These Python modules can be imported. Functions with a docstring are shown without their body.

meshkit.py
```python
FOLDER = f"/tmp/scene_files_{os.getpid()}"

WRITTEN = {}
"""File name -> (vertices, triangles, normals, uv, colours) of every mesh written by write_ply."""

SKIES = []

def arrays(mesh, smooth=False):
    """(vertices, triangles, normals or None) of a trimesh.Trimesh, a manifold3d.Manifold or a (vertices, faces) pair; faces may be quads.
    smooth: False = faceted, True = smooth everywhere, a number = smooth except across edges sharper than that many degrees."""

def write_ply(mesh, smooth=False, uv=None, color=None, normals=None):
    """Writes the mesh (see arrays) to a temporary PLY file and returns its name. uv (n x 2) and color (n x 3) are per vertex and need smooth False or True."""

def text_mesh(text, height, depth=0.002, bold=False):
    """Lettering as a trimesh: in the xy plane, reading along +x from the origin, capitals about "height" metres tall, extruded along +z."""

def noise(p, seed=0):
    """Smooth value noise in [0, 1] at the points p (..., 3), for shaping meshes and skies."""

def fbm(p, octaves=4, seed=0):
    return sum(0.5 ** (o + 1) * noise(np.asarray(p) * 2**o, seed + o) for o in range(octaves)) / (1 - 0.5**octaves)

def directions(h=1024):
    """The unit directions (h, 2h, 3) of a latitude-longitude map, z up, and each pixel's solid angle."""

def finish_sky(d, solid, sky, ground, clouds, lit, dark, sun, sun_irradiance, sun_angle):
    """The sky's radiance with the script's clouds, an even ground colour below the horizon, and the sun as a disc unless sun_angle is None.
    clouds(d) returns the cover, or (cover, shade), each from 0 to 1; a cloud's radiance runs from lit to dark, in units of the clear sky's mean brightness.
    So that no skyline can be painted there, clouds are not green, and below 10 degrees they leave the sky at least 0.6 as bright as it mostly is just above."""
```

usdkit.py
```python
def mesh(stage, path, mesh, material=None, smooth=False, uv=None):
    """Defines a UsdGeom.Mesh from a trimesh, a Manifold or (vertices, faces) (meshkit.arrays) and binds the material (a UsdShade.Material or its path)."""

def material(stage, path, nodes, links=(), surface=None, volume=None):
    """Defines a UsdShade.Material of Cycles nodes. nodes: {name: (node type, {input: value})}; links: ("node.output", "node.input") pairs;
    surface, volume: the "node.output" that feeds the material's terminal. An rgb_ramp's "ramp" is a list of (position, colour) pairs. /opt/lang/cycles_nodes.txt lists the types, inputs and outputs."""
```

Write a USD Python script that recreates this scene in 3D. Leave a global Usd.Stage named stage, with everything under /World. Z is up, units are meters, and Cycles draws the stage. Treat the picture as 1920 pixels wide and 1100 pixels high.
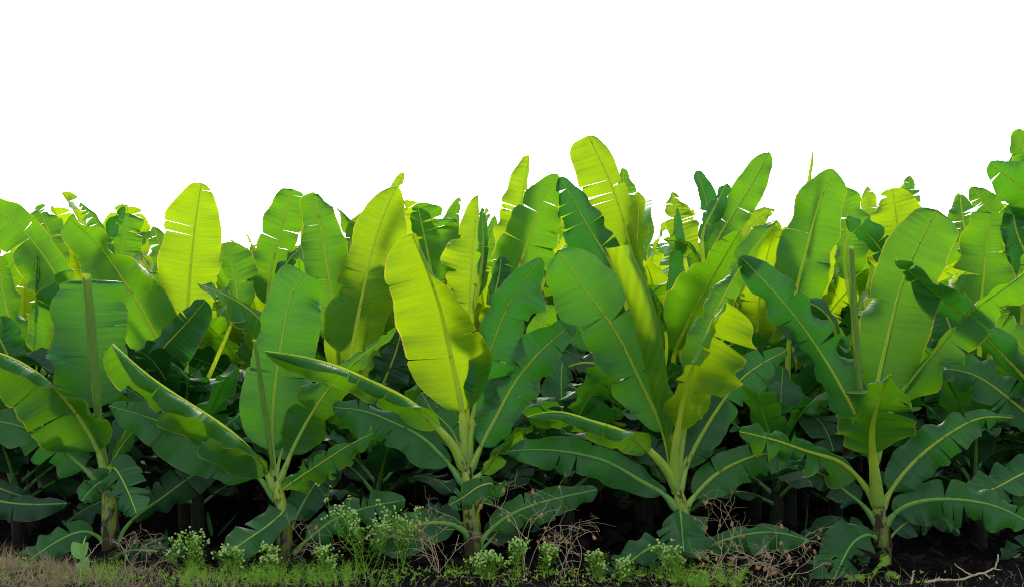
import math, random
import numpy as np
import trimesh
import usdkit, meshkit
from scipy.interpolate import CubicSpline
from pxr import Usd, UsdGeom, UsdLux, UsdShade, Gf, Sdf, Vt

stage = Usd.Stage.CreateInMemory()
UsdGeom.SetStageUpAxis(stage, UsdGeom.Tokens.z)
UsdGeom.SetStageMetersPerUnit(stage, 1.0)
UsdGeom.Xform.Define(stage, '/World')
UsdGeom.Scope.Define(stage, '/World/Looks')
LOOK = '/World/Looks/'

# ------------------------------------------------------------------ camera
CAM_H = 1.5            # eye height, metres
SPAN = 8.6             # metres across the frame at 10 m
HORIZON = 715.0        # row of the horizon in the 1920 x 1100 photograph
EXPOSURE = 1.55
cam = UsdGeom.Camera.Define(stage, '/World/camera')
cam.CreateHorizontalApertureAttr(36.0)
cam.CreateVerticalApertureAttr(36.0 * 1100 / 1920)
cam.CreateFocalLengthAttr(36.0 * 10 / SPAN)
cam.CreateVerticalApertureOffsetAttr((HORIZON - 550) / 1920 * 36.0)
cam.CreateClippingRangeAttr(Gf.Vec2f(0.05, 5000))
cam.CreateExposureAttr(EXPOSURE)
cam.AddTranslateOp().Set(Gf.Vec3d(0, 0, CAM_H))
cam.AddRotateXOp().Set(90.0)
CAM = np.array([0, 0, CAM_H])

# ------------------------------------------------------------------ sky and sun
SUN_EL, SUN_AZ = math.radians(34), math.radians(-8)     # behind the plants, a little to the left
SUN = np.array([math.sin(SUN_AZ) * math.cos(SUN_EL), math.cos(SUN_AZ) * math.cos(SUN_EL), math.sin(SUN_EL)])
SKY_STRENGTH, SUN_INTENSITY = 0.10, 0.40
CLOUD = 6.0
usdkit.material(stage, LOOK + 'sky_look', {
    'sky': ('sky_texture', {'sky_type': 'single_scattering', 'sun_disc': False, 'sun_elevation': SUN_EL, 'sun_rotation': SUN_AZ}),
    'tc': ('texture_coordinate', {}),
    'n': ('noise_texture', {'scale': 2.2, 'detail': 5, 'roughness': 0.55}),
    'r': ('map_range', {'from_min': 0.25, 'from_max': 0.6, 'to_min': 0.10, 'to_max': 0.40, 'clamp': True}),
    'mx': ('mix_color', {'b': (CLOUD, CLOUD * 0.995, CLOUD * 0.98), 'use_clamp': True}),
    'bg': ('background_shader', {'strength': SKY_STRENGTH}),
}, [('tc.generated', 'n.vector'), ('n.fac', 'r.value'), ('r.result', 'mx.fac'), ('sky.color', 'mx.a'), ('mx.result', 'bg.color')], surface='bg.background')
dome = UsdLux.DomeLight.Define(stage, '/World/sky')
UsdShade.MaterialBindingAPI.Apply(dome.GetPrim()).Bind(UsdShade.Material.Get(stage, LOOK + 'sky_look'))
dome.GetPrim().SetCustomDataByKey('kind', 'structure')
sun = UsdLux.DistantLight.Define(stage, '/World/sun')
sun.CreateIntensityAttr(SUN_INTENSITY)
sun.CreateNormalizeAttr(True)
sun.CreateAngleAttr(14.0)
sun.CreateColorAttr(Gf.Vec3f(1.0, 0.97, 0.86))
zx = np.cross([0, 0, 1.0], SUN); zx /= np.linalg.norm(zx); zy = np.cross(SUN, zx)
sun.AddTransformOp().Set(Gf.Matrix4d(*zx, 0, *zy, 0, *SUN, 0, 0, 0, 50, 1))

# ------------------------------------------------------------------ helpers
NAMES = {}
def numbered(parent, name):
    k = NAMES.get((parent, name), 0); NAMES[(parent, name)] = k + 1
    return f'{parent}/{name}' + (f'_{k:03d}' if k else '')
def tag(prim, label=None, cat=None, group=None, kind=None):
    for k, v in (('label', label), ('category', cat), ('group', group), ('kind', kind)):
        if v: prim.SetCustomDataByKey(k, v)
def thing(name, loc, label, cat, group=None):
    p = numbered('/World', name)
    x = UsdGeom.Xform.Define(stage, p)
    x.AddTranslateOp().Set(Gf.Vec3d(*map(float, loc)))
    tag(x.GetPrim(), label, cat, group)
    x.loc = np.array(loc, float); x.path = p
    return x
class Node:
    pass
def new_thing(name, loc, label, cat, group=None):
    n = Node(); loc = np.array(loc, float)
    p = numbered('/World', name)
    x = UsdGeom.Xform.Define(stage, p); x.AddTranslateOp().Set(Gf.Vec3d(*map(float, loc)))
    tag(x.GetPrim(), label, cat, group)
    n.path, n.loc, n.prim = p, loc, x.GetPrim()
    return n
def part(name, parent, v, f, mat, uv=None, smooth=True, label=None, kind=None):
    """one mesh under a thing or a part; v in world coordinates"""
    p = numbered(parent.path, name)
    m = usdkit.mesh(stage, p, (np.asarray(v) - parent.loc, f), LOOK + mat, smooth=smooth, uv=uv)
    n = Node(); n.path, n.loc, n.prim = p, parent.loc, m.GetPrim()
    tag(n.prim, label, kind=kind)
    return n
WORLD = Node(); WORLD.path, WORLD.loc = '/World', np.zeros(3)
def px_m(D): return SPAN / 1920 * D / 10
def at(x, y, D):
    s = px_m(D)
    return np.array([(x - 960) * s, D, CAM_H - (y - HORIZON) * s])
def wig(rng, n=5, f0=1.0, f1=6.0):
    """a smooth random function of one variable, about -1..1"""
    f = rng.uniform(f0, f1, n); p = rng.uniform(0, 6.28, n); a = rng.uniform(0.4, 1, n); a /= a.sum() * 0.7
    return lambda t: (a * np.sin(2 * np.pi * f * np.asarray(t)[..., None] + p)).sum(-1)
def norm(a): return a / np.maximum(np.linalg.norm(a, axis=-1, keepdims=True), 1e-9)
def spline(pts, n):
    pts = np.asarray(pts, float)
    s = np.r_[0, np.cumsum(np.linalg.norm(np.diff(pts, axis=0), axis=1))]
    out = CubicSpline(s, pts, bc_type='natural')(np.linspace(0, s[-1], n)) if len(pts) > 2 else np.linspace(pts[0], pts[1], n)
    return out, s / s[-1]
def grid_faces(nr, nc, flip=False):
    i = np.arange((nr - 1) * nc).reshape(nr - 1, nc)[:, :-1].ravel()
    q = np.stack([i, i + 1, i + nc + 1, i + nc], 1)
    if flip: q = q[:, ::-1]
    return np.vstack([q[:, [0, 1, 2]], q[:, [0, 2, 3]]])
def tube(P, R, ns=8, flat=1.0, Nh=None, close=True):
    """round tube along P with radii R; returns v, f, uv"""
    P = np.asarray(P, float); R = np.broadcast_to(R, len(P))
    T = norm(np.gradient(P, axis=0))
    if Nh is None:
        h = np.array([0.31, -0.95, 0.08]); Nh = np.broadcast_to(h, P.shape)
    N = norm(Nh - (Nh * T).sum(-1, keepdims=True) * T); B = np.cross(T, N)
    a = np.linspace(0, 2 * np.pi, ns + 1)
    v = P[:, None] + R[:, None, None] * (np.cos(a)[None, :, None] * B[:, None] + flat * np.sin(a)[None, :, None] * N[:, None])
    L = np.r_[0, np.cumsum(np.linalg.norm(np.diff(P, axis=0), axis=1))]
    uv = np.stack(np.broadcast_arrays(L[:, None], (a / (2 * np.pi))[None]), -1)
    v, uv = v.reshape(-1, 3), uv.reshape(-1, 2); f = grid_faces(len(P), ns + 1)
    if close:
        n = len(v); v = np.vstack([v, P[0], P[-1]]); uv = np.vstack([uv, [0, .5], [L[-1], .5]])
        k = np.arange(ns); e = (len(P) - 1) * (ns + 1)
        f = np.vstack([f, np.stack([k + 1, k, np.full(ns, n)], 1), np.stack([e + k, e + k + 1, np.full(ns, n + 1)], 1)])
    return v, f, uv
def join(items):
    vs, fs, us, o = [], [], [], 0
    for v, f, u in items:
        vs.append(v); fs.append(np.asarray(f) + o); us.append(u); o += len(v)
    return np.vstack(vs), np.vstack(fs), np.vstack(us)

# ------------------------------------------------------------------ materials
def leaf_look(name, dark, light, under, glow, tfac, rough, edge=(0.40, 0.30, 0.03), edge_at=0.968, spec=0.12, spots=0.0):
    nodes = {
        'uv': ('uvmap', {'attribute': 'st'}),
        'sep': ('separate_xyz', {}),
        'mp': ('mapping', {'scale': (34, 0.9, 1)}),
        'st': ('noise_texture', {'scale': 1.0, 'detail': 4, 'roughness': 0.6}),
        'mf': ('mapping', {'scale': (62, 0.5, 1)}),
        'fn': ('noise_texture', {'scale': 1.0, 'detail': 3, 'roughness': 0.7}),
        'wv': ('wave_texture', {'wave_type': 'bands', 'bands_direction': 'x', 'profile': 'sine', 'scale': 0.32, 'distortion': 1.4, 'detail': 2, 'detail_scale': 1.0}),
        'fv': ('mix_float', {'fac': 0.45}),
        'mb': ('mapping', {'scale': (3.2, 1.6, 1)}),
        'bl': ('noise_texture', {'scale': 1.0, 'detail': 3, 'roughness': 0.6}),
        'oi': ('object_info', {}),
        'ad': ('math', {'math_type': 'multiply_add', 'value2': 0.5}),
        'ad2': ('math', {'math_type': 'multiply_add', 'value2': 0.55}),
        'ad3': ('math', {'math_type': 'multiply_add', 'value2': 0.45, 'value3': -0.68}),
        'ad4': ('math', {'math_type': 'multiply_add', 'value2': 0.75}),
        'c': ('mix_color', {'a': dark, 'b': light}),
        'geo': ('geometry', {}),
        'cu': ('mix_color', {'b': under}),
        'ufac': ('math', {'math_type': 'multiply', 'value2': 0.75}),
        'av': ('math', {'math_type': 'absolute'}),
        'en': ('math', {'math_type': 'multiply_add', 'value2': 0.09}),
        'er': ('map_range', {'from_min': edge_at + 0.040, 'from_max': edge_at + 0.075, 'clamp': True}),
        'ce': ('mix_color', {'b': edge}),
        'gl': ('mix_color', {'a': tuple(0.62 * g for g in glow), 'b': glow}),
        'gle': ('mix_color', {'b': tuple(1.5 * g for g in edge)}),
        'sp': ('noise_texture', {'scale': 26.0, 'detail': 4, 'roughness': 0.7}),
        'spr': ('map_range', {'from_min': 0.66 - 0.04 * spots, 'from_max': 0.74, 'to_max': min(1.0, 0.35 + spots), 'clamp': True}),
        'tcp': ('geometry', {}),
        'cs': ('mix_color', {'b': (0.10, 0.065, 0.02)}),
        'b1': ('bump', {'strength': 0.8, 'distance': 0.005}),
        'b2': ('bump', {'strength': 0.6, 'distance': 0.004}),
        'p': ('principled_bsdf', {'roughness': rough, 'specular_ior_level': spec}),
        't': ('translucent_bsdf', {}),
        'mx': ('mix_closure', {'fac': tfac}),
    }
    links = [('uv.UV', 'sep.vector'), ('uv.UV', 'mp.vector'), ('uv.UV', 'mf.vector'), ('uv.UV', 'mb.vector'),
             ('mp.vector', 'st.vector'), ('mf.vector', 'fn.vector'), ('mf.vector', 'wv.vector'), ('fn.fac', 'fv.a'), ('wv.fac', 'fv.b'), ('mb.vector', 'bl.vector'),
             ('st.fac', 'ad.value1'), ('oi.random', 'ad2.value1'), ('bl.fac', 'ad2.value3'), ('ad2.value', 'ad3.value1'),
             ('fv.result', 'ad4.value1'), ('ad3.value', 'ad4.value3'), ('ad4.value', 'ad.value3'), ('ad.value', 'c.fac'),
             ('c.result', 'cu.a'), ('geo.backfacing', 'ufac.value1'), ('ufac.value', 'cu.fac'),
             ('sep.y', 'av.value1'), ('bl.fac', 'en.value1'), ('av.value', 'en.value3'), ('en.value', 'er.value'),
             ('cu.result', 'ce.a'), ('er.result', 'ce.fac'),
             ('geo.position', 'sp.vector'), ('sp.fac', 'spr.value'), ('ce.result', 'cs.a'), ('spr.result', 'cs.fac'),
             ('ad.value', 'gl.fac'), ('gl.result', 'gle.a'), ('er.result', 'gle.fac'),
             ('st.fac', 'b1.height'), ('fv.result', 'b2.height'), ('b1.normal', 'b2.normal'),
             ('cs.result', 'p.base_color'), ('b2.normal', 'p.normal'), ('gle.result', 't.color'), ('b1.normal', 't.normal'),
             ('p.BSDF', 'mx.closure1'), ('t.BSDF', 'mx.closure2')]
    nodes.pop('tcp')
    usdkit.material(stage, LOOK + name, nodes, links, surface='mx.closure')

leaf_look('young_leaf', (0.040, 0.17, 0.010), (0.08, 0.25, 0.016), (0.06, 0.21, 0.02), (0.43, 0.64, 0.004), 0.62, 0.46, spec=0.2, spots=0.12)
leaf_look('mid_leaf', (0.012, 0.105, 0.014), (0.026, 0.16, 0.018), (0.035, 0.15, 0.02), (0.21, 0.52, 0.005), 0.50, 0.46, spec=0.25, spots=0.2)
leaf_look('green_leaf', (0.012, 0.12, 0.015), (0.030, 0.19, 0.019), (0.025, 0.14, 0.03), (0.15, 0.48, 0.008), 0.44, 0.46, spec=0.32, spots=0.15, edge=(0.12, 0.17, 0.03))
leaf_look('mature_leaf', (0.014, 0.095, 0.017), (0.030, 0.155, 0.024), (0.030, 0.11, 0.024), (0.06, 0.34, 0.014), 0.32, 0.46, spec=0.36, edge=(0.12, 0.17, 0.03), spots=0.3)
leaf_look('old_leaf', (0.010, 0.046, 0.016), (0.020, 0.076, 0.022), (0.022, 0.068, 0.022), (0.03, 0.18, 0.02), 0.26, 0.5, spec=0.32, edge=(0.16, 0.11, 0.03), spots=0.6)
leaf_look('rolled_look', (0.24, 0.46, 0.07), (0.38, 0.58, 0.12), (0.14, 0.27, 0.04), (0.5, 0.62, 0.03), 0.4, 0.45)
leaf_look('dead_leaf_look', (0.022, 0.014, 0.008), (0.085, 0.052, 0.026), (0.08, 0.055, 0.03), (0.12, 0.07, 0.02), 0.2, 0.7, edge=(0.05, 0.03, 0.02), spots=0.5, spec=0.15)

def stalk_look(name, low, high, spots, spot_color=(0.02, 0.013, 0.008), wax=(0.30, 0.42, 0.32), tr=(0.4, 0.45, 0.03), tfac=0.18, along=1.0, spec=0.4):
    """u runs along the stalk in metres"""
    usdkit.material(stage, LOOK + name, {
        'uv': ('uvmap', {'attribute': 'st'}), 'sep': ('separate_xyz', {}),
        'g': ('geometry', {}),
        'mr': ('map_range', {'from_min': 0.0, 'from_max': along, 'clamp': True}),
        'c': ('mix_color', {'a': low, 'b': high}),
        'ms': ('mapping', {'scale': (2.2, 9.0, 1)}),
        'ns': ('noise_texture', {'scale': 1.6, 'detail': 4, 'roughness': 0.6}),
        'wr': ('map_range', {'from_min': 0.42, 'from_max': 0.60, 'to_max': 0.8, 'clamp': True}),
        'iv': ('math', {'math_type': 'subtract', 'value1': 1.15}), 'wm': ('math', {'math_type': 'multiply'}),
        'cw': ('mix_color', {'b': wax}),
        'mp': ('mapping', {'scale': (1, 1, 0.55)}),
        'n2': ('noise_texture', {'scale': 17.0, 'detail': 5, 'roughness': 0.68, 'distortion': 0.6}),
        'sr': ('map_range', {'from_min': 0.60 - 0.12 * spots, 'from_max': 0.66 - 0.10 * spots, 'clamp': True}),
        'cs': ('mix_color', {'b': spot_color}),
        'mf': ('mapping', {'scale': (3, 60, 1)}),
        'nf': ('noise_texture', {'scale': 1.0, 'detail': 3}),
        'b': ('bump', {'strength': 0.3, 'distance': 0.003}),
        'p': ('principled_bsdf', {'roughness': 0.42, 'specular_ior_level': spec}),
        't': ('translucent_bsdf', {'color': tr}), 'mx': ('mix_closure', {}), 'tf': ('math', {'math_type': 'multiply', 'value2': tfac}),
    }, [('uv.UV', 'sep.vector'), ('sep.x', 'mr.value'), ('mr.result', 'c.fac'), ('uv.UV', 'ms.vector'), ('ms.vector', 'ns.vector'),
        ('ns.fac', 'wr.value'), ('mr.result', 'iv.value2'), ('wr.result', 'wm.value1'), ('iv.value', 'wm.value2'), ('c.result', 'cw.a'), ('wm.value', 'cw.fac'), ('g.position', 'mp.vector'), ('mp.vector', 'n2.vector'), ('n2.fac', 'sr.value'),
        ('cw.result', 'cs.a'), ('sr.result', 'cs.fac'), ('uv.UV', 'mf.vector'), ('mf.vector', 'nf.vector'), ('nf.fac', 'b.height'),
        ('cs.result', 'p.base_color'), ('b.normal', 'p.normal'), ('p.BSDF', 'mx.closure1'), ('t.BSDF', 'mx.closure2'), ('mr.result', 'tf.value1'), ('tf.value', 'mx.fac')], surface='mx.closure')
stalk_look('midrib_look', (0.24, 0.38, 0.02), (0.56, 0.68, 0.045), 0.05, tfac=0.6, tr=(0.95, 1.0, 0.08), along=0.75, wax=(0.17, 0.34, 0.12))
stalk_look('midrib_green', (0.10, 0.24, 0.04), (0.22, 0.46, 0.05), 0.08, tfac=0.4, tr=(0.5, 0.8, 0.08), along=0.4, wax=(0.12, 0.26, 0.13))
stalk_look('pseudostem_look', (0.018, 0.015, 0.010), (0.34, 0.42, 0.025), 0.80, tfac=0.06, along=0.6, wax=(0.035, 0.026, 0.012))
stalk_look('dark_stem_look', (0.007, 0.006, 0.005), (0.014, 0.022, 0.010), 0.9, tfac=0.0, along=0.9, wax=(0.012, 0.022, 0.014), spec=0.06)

def simple_look(name, a, b, rough=0.7, scale=6.0, bump=0.4, dist=0.01, glow=None, tfac=0.3, obj=False, spec=0.25):
    nodes = {'g': ('geometry', {}), 'tc': ('texture_coordinate', {}), 'n': ('noise_texture', {'scale': scale, 'detail': 6, 'roughness': 0.65}),
             'r': ('map_range', {'from_min': 0.3, 'from_max': 0.7, 'clamp': True}), 'c': ('mix_color', {'a': a, 'b': b}),
             'b': ('bump', {'strength': bump, 'distance': dist}), 'p': ('principled_bsdf', {'roughness': rough, 'specular_ior_level': spec})}
    links = [('g.position', 'n.vector'), ('n.fac', 'r.value'), ('r.result', 'c.fac'), ('n.fac', 'b.height'), ('c.result', 'p.base_color'), ('b.normal', 'p.normal')]
    nodes.pop('tc'); out = 'p.BSDF'
    if glow:
        nodes |= {'t': ('translucent_bsdf', {'color': glow}), 'mx': ('mix_closure', {'fac': tfac})}
        links += [('p.BSDF', 'mx.closure1'), ('t.BSDF', 'mx.closure2')]; out = 'mx.closure'
    usdkit.material(stage, LOOK + name, nodes, links, surface=out)
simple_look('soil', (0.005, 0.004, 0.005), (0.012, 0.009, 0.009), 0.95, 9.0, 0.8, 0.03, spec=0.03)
simple_look('straw', (0.26, 0.18, 0.09), (0.62, 0.49, 0.27), 0.8, 40.0, 0.2, glow=(0.4, 0.3, 0.12), tfac=0.25)
simple_look('twig', (0.24, 0.165, 0.09), (0.50, 0.38, 0.22), 0.8, 60.0, 0.3, 0.002)
simple_look('pod', (0.36, 0.16, 0.06), (0.62, 0.36, 0.15), 0.7, 30.0, 0.2, 0.002, glow=(0.5, 0.28, 0.08), tfac=0.3)
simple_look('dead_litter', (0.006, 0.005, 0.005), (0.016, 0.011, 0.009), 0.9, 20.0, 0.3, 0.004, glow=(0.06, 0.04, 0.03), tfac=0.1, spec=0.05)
simple_look('weed_green', (0.18, 0.42, 0.03), (0.34, 0.62, 0.06), 0.6, 30.0, 0.1, glow=(0.35, 0.5, 0.03), tfac=0.4)
simple_look('weed_flower', (0.42, 0.62, 0.14), (0.66, 0.82, 0.28), 0.7, 90.0, 0.2, 0.002, glow=(0.5, 0.6, 0.25), tfac=0.3)
simple_look('seedling_leaf', (0.16, 0.42, 0.09), (0.26, 0.54, 0.15), 0.55, 18.0, 0.1, glow=(0.32, 0.5, 0.05), tfac=0.4)
simple_look('fern_green', (0.22, 0.46, 0.05), (0.40, 0.60, 0.06), 0.6, 30.0, 0.1, glow=(0.45, 0.55, 0.03), tfac=0.45)

# ------------------------------------------------------------------ the leaf
def prof(t, base=0.16, tip=0.6):
    t = np.clip(t, 0, 1)
    a = np.clip(t / base, 0, 1); b = np.clip((t - tip) / (1 - tip), 0, 1)
    return np.sqrt(np.maximum(1 - (1 - a) ** 2.0, 0)) * np.maximum(1 - b ** np.where(tip > .79, 5.0, 2.6), 0) ** np.where(tip > .79, 0.4, 0.5) * (0.93 + 0.07 * np.sin(np.pi * np.clip(t * 1.1, 0, 1)))
def along(x, t):
    x = np.atleast_1d(np.asarray(x, float))
    return np.interp(t, np.linspace(0, 1, len(x)), x)
def blade(P, Nh, wA, wB, fA, fB, cA, cB, tA, tB, rng, face=1, NU=96, NV=7, base=0.16, tip=0.6, wave=1.0, slant=0.16, torn=1.0):
    """P: midrib of the blade from base to tip (m). Nh: hint of the normal at each. A is the side to the left when N looks at you.
    w: half widths (m) along t; f: fold at the midrib (deg, + towards N); c: further fold towards the edge; t: where the side is torn."""
    M = len(P); tt = np.linspace(0, 1, M)
    L = np.linalg.norm(np.diff(P, axis=0), axis=1).sum()
    T = norm(np.gradient(P, axis=0)); N = norm(Nh - (Nh * T).sum(-1, keepdims=True) * T); SA = np.cross(N, T)
    ip = lambda A, t: np.stack([np.interp(t, tt, A[:, k]) for k in range(3)], -1)
    v = np.linspace(0, 1, NV + 1)
    parts = []
    for side, w, f, c, tears in ((1, wA, fA, cA, tA), (-1, wB, fB, cB, tB)):
        if tears is None:
            tears = sorted(rng.uniform(0.2, 0.97, rng.integers(1, 5)))
        elif isinstance(tears, int):
            tears = sorted(rng.uniform(0.22, 0.97, tears))
        elif isinstance(tears, float):     # ragged: a tear about every so many metres
            n = max(1, int(L / tears)); tears = sorted((np.arange(1, n) + rng.uniform(-.35, .35, max(n - 1, 0))) / n)
        cuts = [0.0] + list(tears) + [1.0]
        ww, fw, ff = wig(rng, 4, 0.8, 3.6), wig(rng, 4, 0.6, 2.6), wig(rng, 4, 1.2, 4)
        cor = wig(rng, 7, 10 * L, 24 * L); cor2 = wig(rng, 6, 3.5 * L, 8 * L); prev = None
        for i in range(len(cuts) - 1):
            t0, t1 = cuts[i], cuts[i + 1]
            if t1 - t0 < 0.004: continue
            n = max(4, int(round(NU * (t1 - t0))) + 1)
            t = np.linspace(t0, t1, n)
            d = rng.normal(0, 1) * torn if len(cuts) > 2 else 0.0
            gl = rng.uniform(0.002, 0.026) * torn / max(L, .3) if i > 0 else 0.0
            gr = rng.uniform(0.002, 0.026) * torn / max(L, .3) if i < len(cuts) - 2 else 0.0
            s = (t - t0) / (t1 - t0)
            W = along(w, t) * prof(t, base, tip) * (1 + 0.08 * wave * ww(t) + 0.010 * cor(t))
            if len(cuts) > 2: W = W * (1 + 0.07 * torn * rng.normal() + 0.06 * torn * rng.normal() * (s - .5))
            if i > 0: W = W * (1 - 0.05 * np.exp(-s * (t1 - t0) * L / 0.02))
            if i < len(cuts) - 2: W = W * (1 - 0.05 * np.exp(-(1 - s) * (t1 - t0) * L / 0.02))
            phi0 = along(f, t) + 10 * wave * fw(t)
            cc = along(c, t) + 20 * wave * ff(t) + d * 24
            e = rng.normal(0, 1, 2) * torn * (len(cuts) > 2)
            phi = np.radians(phi0[:, None] + (cc + e[0] * 26 * (s - .5))[:, None] * v[None] ** 1.4 + (e[1] * 9) * np.minimum(1, 4 * v)[None])
            mid = 0.5 * (phi[:, 1:] + phi[:, :-1])
            x = np.c_[np.zeros(n), np.cumsum(np.cos(mid), 1)] / NV * W[:, None]
            y = np.c_[np.zeros(n), np.cumsum(np.sin(mid), 1)] / NV * W[:, None]
            # the edges of a tear draw apart towards the margin
            ts = t[:, None] + v[None] ** 1.3 * ((1 - s) * gl - s * gr)[:, None] * 1.0
            ts = ts + slant * (W[:, None] / L) * v[None] * (1 - 0.5 * t[:, None])
            over = np.clip(ts - 1, 0, None); ts = np.clip(ts, 0, 1)
            p0, Tg, Ng, Sg = ip(P, ts), norm(ip(T, ts)), norm(ip(N, ts)), norm(ip(SA, ts)) * side
            Wm = W.max() + 1e-6
            rip = (0.0036 * cor(t)[:, None] * np.minimum(v * 3, 1)[None] + 0.0055 * cor2(t)[:, None] * v[None] ** 1.3 + 0.048 * fw(t * 2.3 + 0.37)[:, None] * v[None] ** 2) * wave * min(1, Wm / 0.22)
            ln = -np.sin(phi)[..., None] * Sg + np.cos(phi)[..., None] * Ng
            vert = p0 + x[..., None] * Sg + y[..., None] * Ng + ln * rip[..., None] + Tg * (over * L)[..., None]
            u = t[:, None] * L + 0 * v[None]
            uv = np.stack([u, side * np.broadcast_to(v[None], u.shape)], -1)
            fl = (side > 0) != (face > 0)
            parts.append((vert.reshape(-1, 3), grid_faces(n, NV + 1, flip=fl), uv.reshape(-1, 2)))
    return join(parts)

def make_leaf(parent, path, Nh, nb, wA, wB, rad, fA=0, fB=0, cA=-12, cB=-12, tA=None, tB=None, mat='mid_leaf', rib='midrib_look', face=1, seed=0, name='leaf', label=None, lod=1.0, **kw):
    """path: dense points of petiole + midrib; nb: index where the blade starts; Nh: normal hint at every point"""
    rng = np.random.default_rng(seed)
    P, N = path[nb:], Nh[nb:]
    v, f, uv = blade(P, N, wA, wB, fA, fB, cA, cB, tA, tB, rng, face=face, NU=int(96 * lod), NV=max(3, int(7 * lod)), **kw)
    lf = part(name, parent, v, f, mat, uv=uv, label=label)
    T = norm(np.gradient(path, axis=0)); n = norm(Nh - (Nh * T).sum(-1, keepdims=True) * T)
    st = max(1, int(2 / lod))
    idx = np.unique(np.r_[np.arange(0, len(path), st), len(path) - 1])
    off = -face * 0.30 * rad[:, None] * n          # the midrib stands out of the underside
    off[:nb] *= np.linspace(0, 1, nb)[:, None] if nb > 1 else 1
    tv, tf, tu = tube((path + off)[idx], rad[idx], 7 if lod >= 1 else 5, 0.9, Nh[idx])
    part('midrib', lf, tv, tf, rib, uv=tu)
    return lf

LEAF_SEED = [100]
def L(plant, pts, w, dt=0.0, b=2, r=(10, 6.5, 1.3), dep=None, face='t', hint=None, **kw):
    """A leaf traced by its midrib: pts in pixels of the photograph, from the stem to the tip; the tip lies dt metres behind (+) or
    before (-) the stem; b: number of the point where the blade begins; w: half widths in pixels of side A (left of the way base > tip) and B."""
    LEAF_SEED[0] += 1
    kw.setdefault('seed', LEAF_SEED[0])
    n = len(pts); D = plant.D
    q = np.array(pts, float)
    s = np.r_[0, np.cumsum(np.linalg.norm(np.diff(q, axis=0), axis=1))]; s /= s[-1]
    dd = D + (dt * s ** 1.25 if dep is None else np.interp(s, np.linspace(0, 1, len(dep)), dep))
    W3 = np.array([at(x, y, d) for (x, y), d in zip(q, dd)])
    path, sp = spline(W3, 110)
    nb = int(np.interp(b, np.arange(n), sp) * 109)
    N = norm(CAM - path) if hint is None else np.broadcast_to(norm(np.array(hint, float)), path.shape)
    k = px_m(D)
    x = np.linspace(0, 1, 110); tb = nb / 109
    rad = np.interp(x, [0, min(.05, .4 * max(tb, .02)), max(tb, 0.02), 0.5 * (1 + tb), 1], [.6 * r[0], 1.2 * r[0], r[1], 0.55 * r[1], r[2]]) * k * 0.62
    wA, wB = (np.atleast_1d(np.asarray(z, float)) * k for z in w)
    kw.setdefault('face', 1 if face == 't' else -1)
    return make_leaf(plant, path, N, nb, wA, wB, rad, **kw)

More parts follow.
